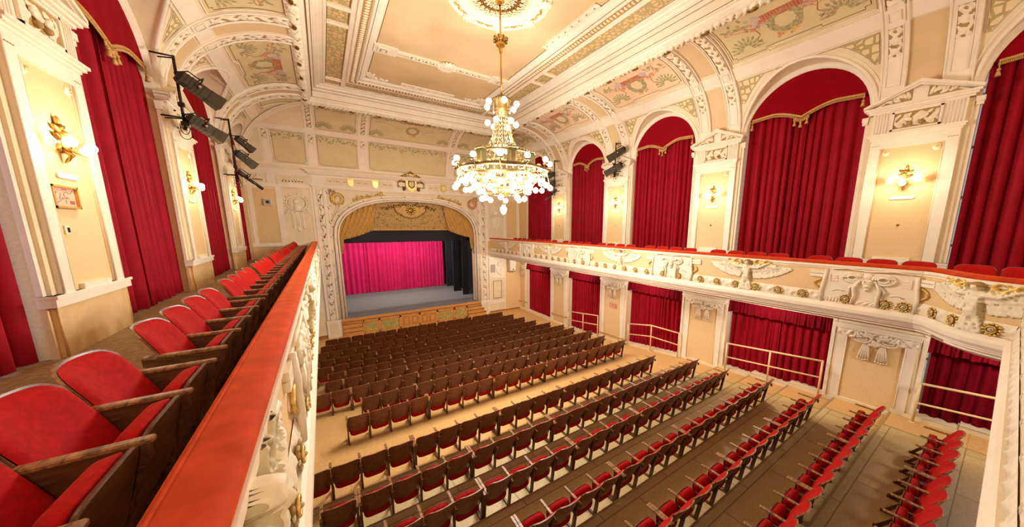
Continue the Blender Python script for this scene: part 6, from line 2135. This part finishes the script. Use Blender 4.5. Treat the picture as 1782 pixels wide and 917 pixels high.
for i in range(3):
    a = 2 * pi * i / 3
    point_lamp('chandelier_light', (CX0 + .55 * cos(a), CY0 + .55 * sin(a), 9.1), W_CHANDELIER * .015, WARM, .08)
    point_lamp('chandelier_light', (CX0 + .70 * cos(a + .5), CY0 + .70 * sin(a + .5), 6.92), W_CHANDELIER * .07, WARM, .08)
point_lamp('chandelier_light', (CX0, CY0, 8.4), W_CHANDELIER * .025, WARM, .08)

# ------------------------------------------------------------------ wall sconces
SB = MB(); SB.ball((0, 0, 0), .062, M['sconceglass'], 12, 8); SBm = SB.mesh('bulb')
def sconce(side, c, k, z=7.07):
    f0 = WSIDE(side)
    base = Vector(f0(c, .10, z))
    sd = 'opposite' if side == 'R' else 'near'
    r = empty('wall_sconce', base, 'lit gilt wall sconce on the %s pier from the stage, %s gallery' % (ORD[k + 1], sd), 'wall lamp', 'gilt sconces on the gallery piers')
    f = lambda s, n, zz: tuple(Vector(f0(c + s, .10 + n, z + zz)) - base)
    mb = MB()
    wball(mb, f, 0, -.02, .0, .07, .04, M['gold'], 10, 6)
    for i in range(7):
        wleaf(mb, f, .0, .06 + .03 * i, .03, pi / 2 + sin(i * 2.1) * 1.2, .07, .03, .03, M['darkgold'] if i % 2 else M['gold'], 6, 4)
    wball(mb, f, 0, .24, .03, .05, .05, M['darkgold'], 8, 5); wball(mb, f, .02, .17, .05, .04, .05, M['gold'], 8, 5)
    wtube(mb, f, [(0, .04, -.04), (0, .09, -.10), (0, .05, -.16), (0, .02, -.20)], [.035, .03, .02, .006], M['gold'], 7)
    o = mb.build('back_plate', r)
    for q in (-1, 1):
        mb = MB()
        wtube(mb, f, [(0, .03, 0), (q * .08, .10, -.05), (q * .17, .16, -.03), (q * .22, .18, .03)], .013, M['gold'], 6)
        wtube(mb, f, [(q * (.10 + .04 * cos(t)), .08, .02 + .04 * sin(t)) for t in np.linspace(-1.5, 3.5, 10)], .008, M['gold'], 5)
        mb.build('arm', r)
        b = bpy.data.objects.new('bulb', SBm); COL.objects.link(b); b.parent = r; b.location = f(q * .22, .18, .04)
    b = bpy.data.objects.new('bulb', SBm); COL.objects.link(b); b.parent = r; b.location = f(.0, .22, -.04)
    mb = MB(); wtube(mb, f, [(0, .04, -.02), (0, .16, -.08), (0, .22, -.10)], .012, M['gold'], 6); mb.build('arm', r)
    mb = MB(); wpoly(mb, f, [(.17 * (1 if cos(t) > 0 else -1) + .035 * cos(t), -.365 + .035 * sin(t)) for t in [2 * pi * (i + .5) / 20 for i in range(20)]], 0, .02, M['white'])
    o = mb.build('drip_plate', r)
    L = Vector(f0(c, .48, z + .02))
    point_lamp('sconce_light', L, W_SCONCE, WARM2, .07)
for k, c in enumerate(PR[:4]): sconce('R', c, k)
for k, c in enumerate(PL[:4]): sconce('L', c - (.05 if k == 2 else 0), k, 7.0)
for k, c in enumerate(PR[:4]):
    f = WSIDE('R'); mb = MB(); wball(mb, f, c - .02, 6.06, .10, .035, .02, M['brass'], 10, 5); wball(mb, f, c - .02, 6.06, .12, .015, .015, M['iron'], 6, 4)
    tag(mb.build('wall_button'), 'small round brass plate below the sconce on the %s pier from the stage' % ORD[k + 1], 'wall plate', 'brass plates below the opposite sconces')

# ------------------------------------------------------------------ theatre lanterns on the gallery piers
def spotlight(p, d, L, w, label, slim=False, hook=None):
    d = Vector(d).normalized()
    r = empty('spotlight', p, label, 'spotlight', 'stage lanterns on the gallery piers')
    up = Vector((0, 0, 1)); s = d.cross(up).normalized(); u = s.cross(d)
    g = lambda a, b, c: d * a + s * b + u * c
    mb = MB()
    def frus(a0, a1, w0, h0, w1, h1, mat):
        mb.hexa([g(a0, -w0, -h0), g(a0, w0, -h0), g(a0, w0, h0), g(a0, -w0, h0), g(a1, -w1, -h1), g(a1, w1, -h1), g(a1, w1, h1), g(a1, -w1, h1)], mat)
    if slim:
        mb.tube([g(0, 0, 0), g(L * .35, 0, 0)], w * 1.1, M['steel'], 12)
        mb.tube([g(L * .35, 0, 0), g(L, 0, 0)], w * .75, M['steel'], 12)
        mb.tube([g(L * .3, 0, 0), g(L * .34, 0, 0)], w * 1.2, M['iron'], 12)
    else:
        frus(0, L * .62, w, w * .95, w * 1.06, w, M['steel'])
        frus(-.06, 0, w * .7, w * .7, w, w * .95, M['iron'])
        for i in range(5): frus(.05 + i * .07, .075 + i * .07, w * 1.05, w * 1.01, w * 1.05, w * 1.01, M['iron'])
        for q in (-1, 1): mb.tube([g(L * .1, q * w * .7, w), g(L * .6, q * w * .7, w * 1.08)], .012, M['iron'], 5)
    mb.build('housing', r)
    mb = MB()
    if not slim:
        frus(L * .62, L * .66, w * 1.1, w * 1.08, w * 1.1, w * 1.08, M['iron'])
        a0, a1 = L * .66, L
        q0, q1 = w * 1.06, w * 1.25
        c0 = [g(a0, -q0, -q0), g(a0, q0, -q0), g(a0, q0, q0), g(a0, -q0, q0)]; c1 = [g(a1, -q1, -q1), g(a1, q1, -q1), g(a1, q1, q1), g(a1, -q1, q1)]
        i1 = [g(a1, -q1 * .93, -q1 * .93), g(a1, q1 * .93, -q1 * .93), g(a1, q1 * .93, q1 * .93), g(a1, -q1 * .93, q1 * .93)]
        i0 = [g(a0 + .02, -q0 * .93, -q0 * .93), g(a0 + .02, q0 * .93, -q0 * .93), g(a0 + .02, q0 * .93, q0 * .93), g(a0 + .02, -q0 * .93, q0 * .93)]
        for k in range(4):
            k2 = (k + 1) % 4
            mb.add([c0[k], c0[k2], c1[k2], c1[k]], [(0, 1, 2, 3)], M['steel'])
            mb.add([i0[k], i0[k2], i1[k2], i1[k]], [(0, 1, 2, 3)], M['steel'])
            mb.add([c1[k], c1[k2], i1[k2], i1[k]], [(0, 1, 2, 3)], M['iron'])
        mb.build('hood', r)
        mb = MB(); mb.tube([g(L * .67, 0, 0), g(L * .69, 0, 0)], w * .95, M['lens'], 18)
    else:
        mb.tube([g(L, 0, 0), g(L + .01, 0, 0)], w * .68, M['lens'], 14)
    mb.build('lens', r, )
    mb = MB()
    for q in (-1, 1): mb.tube([g(L * .38, q * w * 1.25, -.02), g(L * .34, q * w * 1.25, w * 1.9)], .014, M['iron'], 6)
    mb.tube([g(L * .34, -w * 1.25, w * 1.9), g(L * .34, w * 1.25, w * 1.9)], .014, M['iron'], 6)
    for q in (-1, 1):
        c = g(L * .38, q * w * 1.3, 0); mb.tube([c + s * (-.01 * q), c + s * (.03 * q)], .032, M['lens'], 10)
    mb.tube([g(L * .34, 0, w * 1.9), g(L * .05, 0, w * 1.9), g(-.10, 0, .02)], .014, M['iron'], 6)
    if hook is not None: mb.tube([g(-.06, 0, 0), g(-.10, 0, .02), Vector(hook) - Vector(p)], .016, M['iron'], 6)
    mb.build('yoke', r)

def lamp_stand(side, y, z0, z1, label):
    f0 = WSIDE(side); base = Vector(f0(y, .42, z0))
    r = empty('lamp_bracket', base, label, 'bracket', 'lantern brackets on the gallery piers')
    f = lambda s, n, z: tuple(Vector(f0(y + s, n, z)) - base)
    mb = MB(); mb.tube([f(0, .42, z0), f(0, .42, z1)], .026, M['iron'], 8); mb.build('pole', r)
    for z in (z0 + .25, z1 - .05):
        mb = MB(); mb.tube([f(-.12, .1, z), f(-.1, .42, z), f(0, .42, z)], .018, M['iron'], 6); mb.tube([f(.12, .1, z), f(0, .42, z)], .014, M['iron'], 6); mb.build('wall_arm', r)
    mb = MB()
    for i in range(3):
        mb.tube([f(.03 * cos(t + i), .42 + .1 * sin(t) * (.5 + .3 * i), z0 + .15 - .10 * i + .14 * cos(t)) for t in np.linspace(0, 5, 12)], .008, M['blackplastic'], 5)
    for z in (z0 + .1, z0 + .5): mb.box(*[v for ab in zip(map(min, f(-.04, .37, z), f(.05, .47, z + .09)), map(max, f(-.04, .37, z), f(.05, .47, z + .09))) for v in ab], M['iron'])
    mb.build('cable_loop', r)

TGT = Vector((4.5, 20.0, 2.0))
for (y, ys, nm, lst) in ((10.95, 0, 'second', ((10.75, 9.22, .74, .115, 0), (10.95, 8.42, .64, .105, 0))), (16.1, 1, 'first', ((16.45, 9.16, .56, .09, 0), (16.05, 8.58, .62, .10, 0), (15.6, 7.90, .86, .075, 1)))):
    lamp_stand('L', y if ys == 0 else 16.0, 7.55 if ys else 8.15, 9.7, 'iron lantern bracket, near gallery, %s pier from the stage' % nm)
    for i, (yy, z, L, w, sl) in enumerate(lst):
        p = Vector((-2.28, yy, z)); d = (TGT - p)
        if ys == 0: d = Vector((.72, .42, -.50))
        else: d = Vector((.66, .42, -.62))
        spotlight(p, d, L, w, 'grey stage lantern, %s, near gallery, %s pier from the stage' % ((('upper one', 'lower one') if ys == 0 else ('top one', 'middle one', 'slim bottom one'))[i], nm), sl == 1, (XL + .42, 10.95 if ys == 0 else 16.0, z))
for (c, nm, lst) in ((10.62, 'second', ((10.22, 9.35, .80, .115, 0), (10.38, 8.72, .78, .11, 0))), (15.3, 'first', ((15.45, 9.0, .7, .10, 0), (15.4, 8.55, .7, .10, 0), (15.2, 8.05, .95, .07, 1)))):
    lamp_stand('R', c + .15, 8.25 if c < 12 else 7.8, 9.75, 'iron lantern bracket, opposite gallery, %s pier from the stage' % nm)
    for i, (yy, z, L, w, sl) in enumerate(lst):
        p = Vector((11.3, yy, z)); d = Vector((-.55, .70, -.50)) if not sl else Vector((-.75, -.1, -.55))
        spotlight(p, d, L, w, 'grey stage lantern, %s, opposite gallery, %s pier from the stage' % ((('upper one', 'lower one') if len(lst) == 2 else ('top one', 'middle one', 'slim bottom one'))[i], nm), sl == 1, (XR - .42, c + .15, z))

# ------------------------------------------------------------------ small wall things
f = lambda s, n, z: (XL + n, s, z)
root = empty('framed_notice', f(6.83, .10, 6.36), 'gilt framed pink notice below the nearest sconce on the near wall', 'picture')
g = lambda s, n, z: tuple(Vector(f(6.83 + s, .10 + n, 6.36 + z)) - Vector(f(6.83, .10, 6.36)))
mb = MB()
for (a, b, c, d) in ((-.25, .25, -.14, -.115), (-.25, .25, .115, .14), (-.25, -.225, -.14, .14), (.225, .25, -.14, .14)): wbox(mb, g, a, b, 0, .05, c, d, M['frame'])
wbox(mb, g, -.25, .25, 0, .015, -.14, .14, M['frame'])
mb.build('frame', root)
mb = MB(); wbox(mb, g, -.225, .225, .015, .02, -.115, .115, M['notice'])
for (a, b, c, d) in ((-.02, .08, .09, .10), (-.16, -.13, .04, .06), (-.2, -.19, -.05, .05), (.10, .19, -.085, -.04), (-.05, .10, -.02, -.012), (.02, .03, -.08, -.03)):
    wbox(mb, g, a, b, .02, .0215, c, d, M['noticeink'])
wtube(mb, g, [(.05 + .05 * cos(t), .0215, .03 + .035 * sin(t)) for t in np.linspace(.4, 5.4, 12)], .003, M['noticeink'], 4)
for (p, q) in (((-.18, -.09), (-.03, -.02)), ((.12, .04), (.2, .1)), ((-.09, -.03), (-.06, .05))): wtube(mb, g, [(p[0], .0215, p[1]), (q[0], .0215, q[1])], .003, M['noticeink'], 4)
mb.build('notice_sheet', root)
mb = MB(); g = lambda s, n, z: f(6.76 + s, .10 + n, 5.95 + z)
wbox(mb, g, -.045, .045, 0, .015, -.055, .055, M['speaker']); wbox(mb, g, 0, .03, .015, .024, -.03, .03, M['iron'])
tag(mb.build('wall_switch'), 'small cream wall switch below the framed notice', 'switch')
mb = MB(); g = lambda s, n, z: (XR - .058 - n, 10.86 + s, 2.12 + z)
wbox(mb, g, -.25, .25, 0, .012, -.11, .11, M['notice'])
for (a, b, c, d) in ((-.25, .25, -.11, -.10), (-.25, .25, .10, .11), (-.25, -.24, -.11, .11), (.24, .25, -.11, .11), (-.18, -.02, .03, .06), (.03, .16, .02, .05), (-.2, -.1, -.05, -.01), (-.05, .1, -.03, 0.0), (-.2, -.11, -.08, -.06)):
    wbox(mb, g, a, b, .012, .016, c, d, M['garnet'])
tag(mb.build('wall_sign'), 'small orange outlined notice plate on the second pilaster under the balcony', 'sign')
# loudspeakers
root = empty('loudspeaker', (10.95, YB - .05, 3.35), 'off white loudspeaker box hung under the far end of the balcony', 'speaker')
mb = MB(); mb.bbox(-.24, .24, -.42, 0, -.44, .44, M['speaker'], .02); mb.build('cabinet', root)
mb = MB(); mb.bbox(-.20, .20, -.435, -.415, -.40, .40, M['speaker'], .008); mb.build('grille_cloth', root)
for z in (-.33, .33):
    mb = MB(); mb.box(-.05, .05, -.445, -.43, z - .03, z + .03, M['blackplastic']); mb.build('port', root)
mb = MB(); mb.tube([(0, 0, .3), (0, .05, .5), (0, .05, .62)], .02, M['iron'], 6); mb.build('bracket', root)
root = empty('wall_speaker', (-2.03, YB - .013, 7.13), 'small grey cube speaker on the peach panel left of the stage', 'speaker')
mb = MB(); mb.bbox(-.15, .15, -.18, 0, -.16, .16, M['speaker'], .012); mb.build('cabinet', root)
mb = MB(); mb.box(-.12, .12, -.186, -.175, -.13, .13, M['speakergrey']); mb.lathe([(0, -.19), (.06, -.192), (.065, -.186)], M['blackplastic'], 14, (0, 0, 0), 'y'); mb.build('grille_cloth', root)

# ------------------------------------------------------------------ fill lamps added out of sight: under the balconies and over the rear gallery
def soffit_fill_lamp(x, y, k):
    r = empty('soffit_fill_lamp', (x, y, 3.95), 'added unseen opal fill lamp under the balcony, %s from the stage' % ORD[k + 1], 'ceiling lamp', 'added fill lamps under the balconies')
    mb = MB(); mb.lathe([(.0, -.10), (.10, -.09), (.15, -.03), (.15, .02)], M['sconceglass'], 16); mb.build('shade', r)
    point_lamp('soffit_fill', (x, y, 3.70), W_SOFFIT_FILL, WARM, .12)
for k, y in enumerate((17.8, 13.1, 8.6, 4.0, -.6)): soffit_fill_lamp(10.7, y, k)
r = empty('rear_fill_pendant', (XM, -4.5, 9.2), 'added unseen opal fill lamp over the rear gallery', 'ceiling lamp')
mb = MB(); mb.ball((0, 0, 0), .28, M['whiteglass'], 16, 10); mb.build('globe', r)
mb = MB(); mb.tube([(0, 0, .27), (0, 0, 2.8)], .02, M['brass'], 8); mb.build('rod', r)
for dx in (-4, 4): point_lamp('rear_fill', (XM + dx, -4.5, 8.7), W_REAR_FILL * .5, WARM, .3)  # rear fill, set to either side of the added pendant
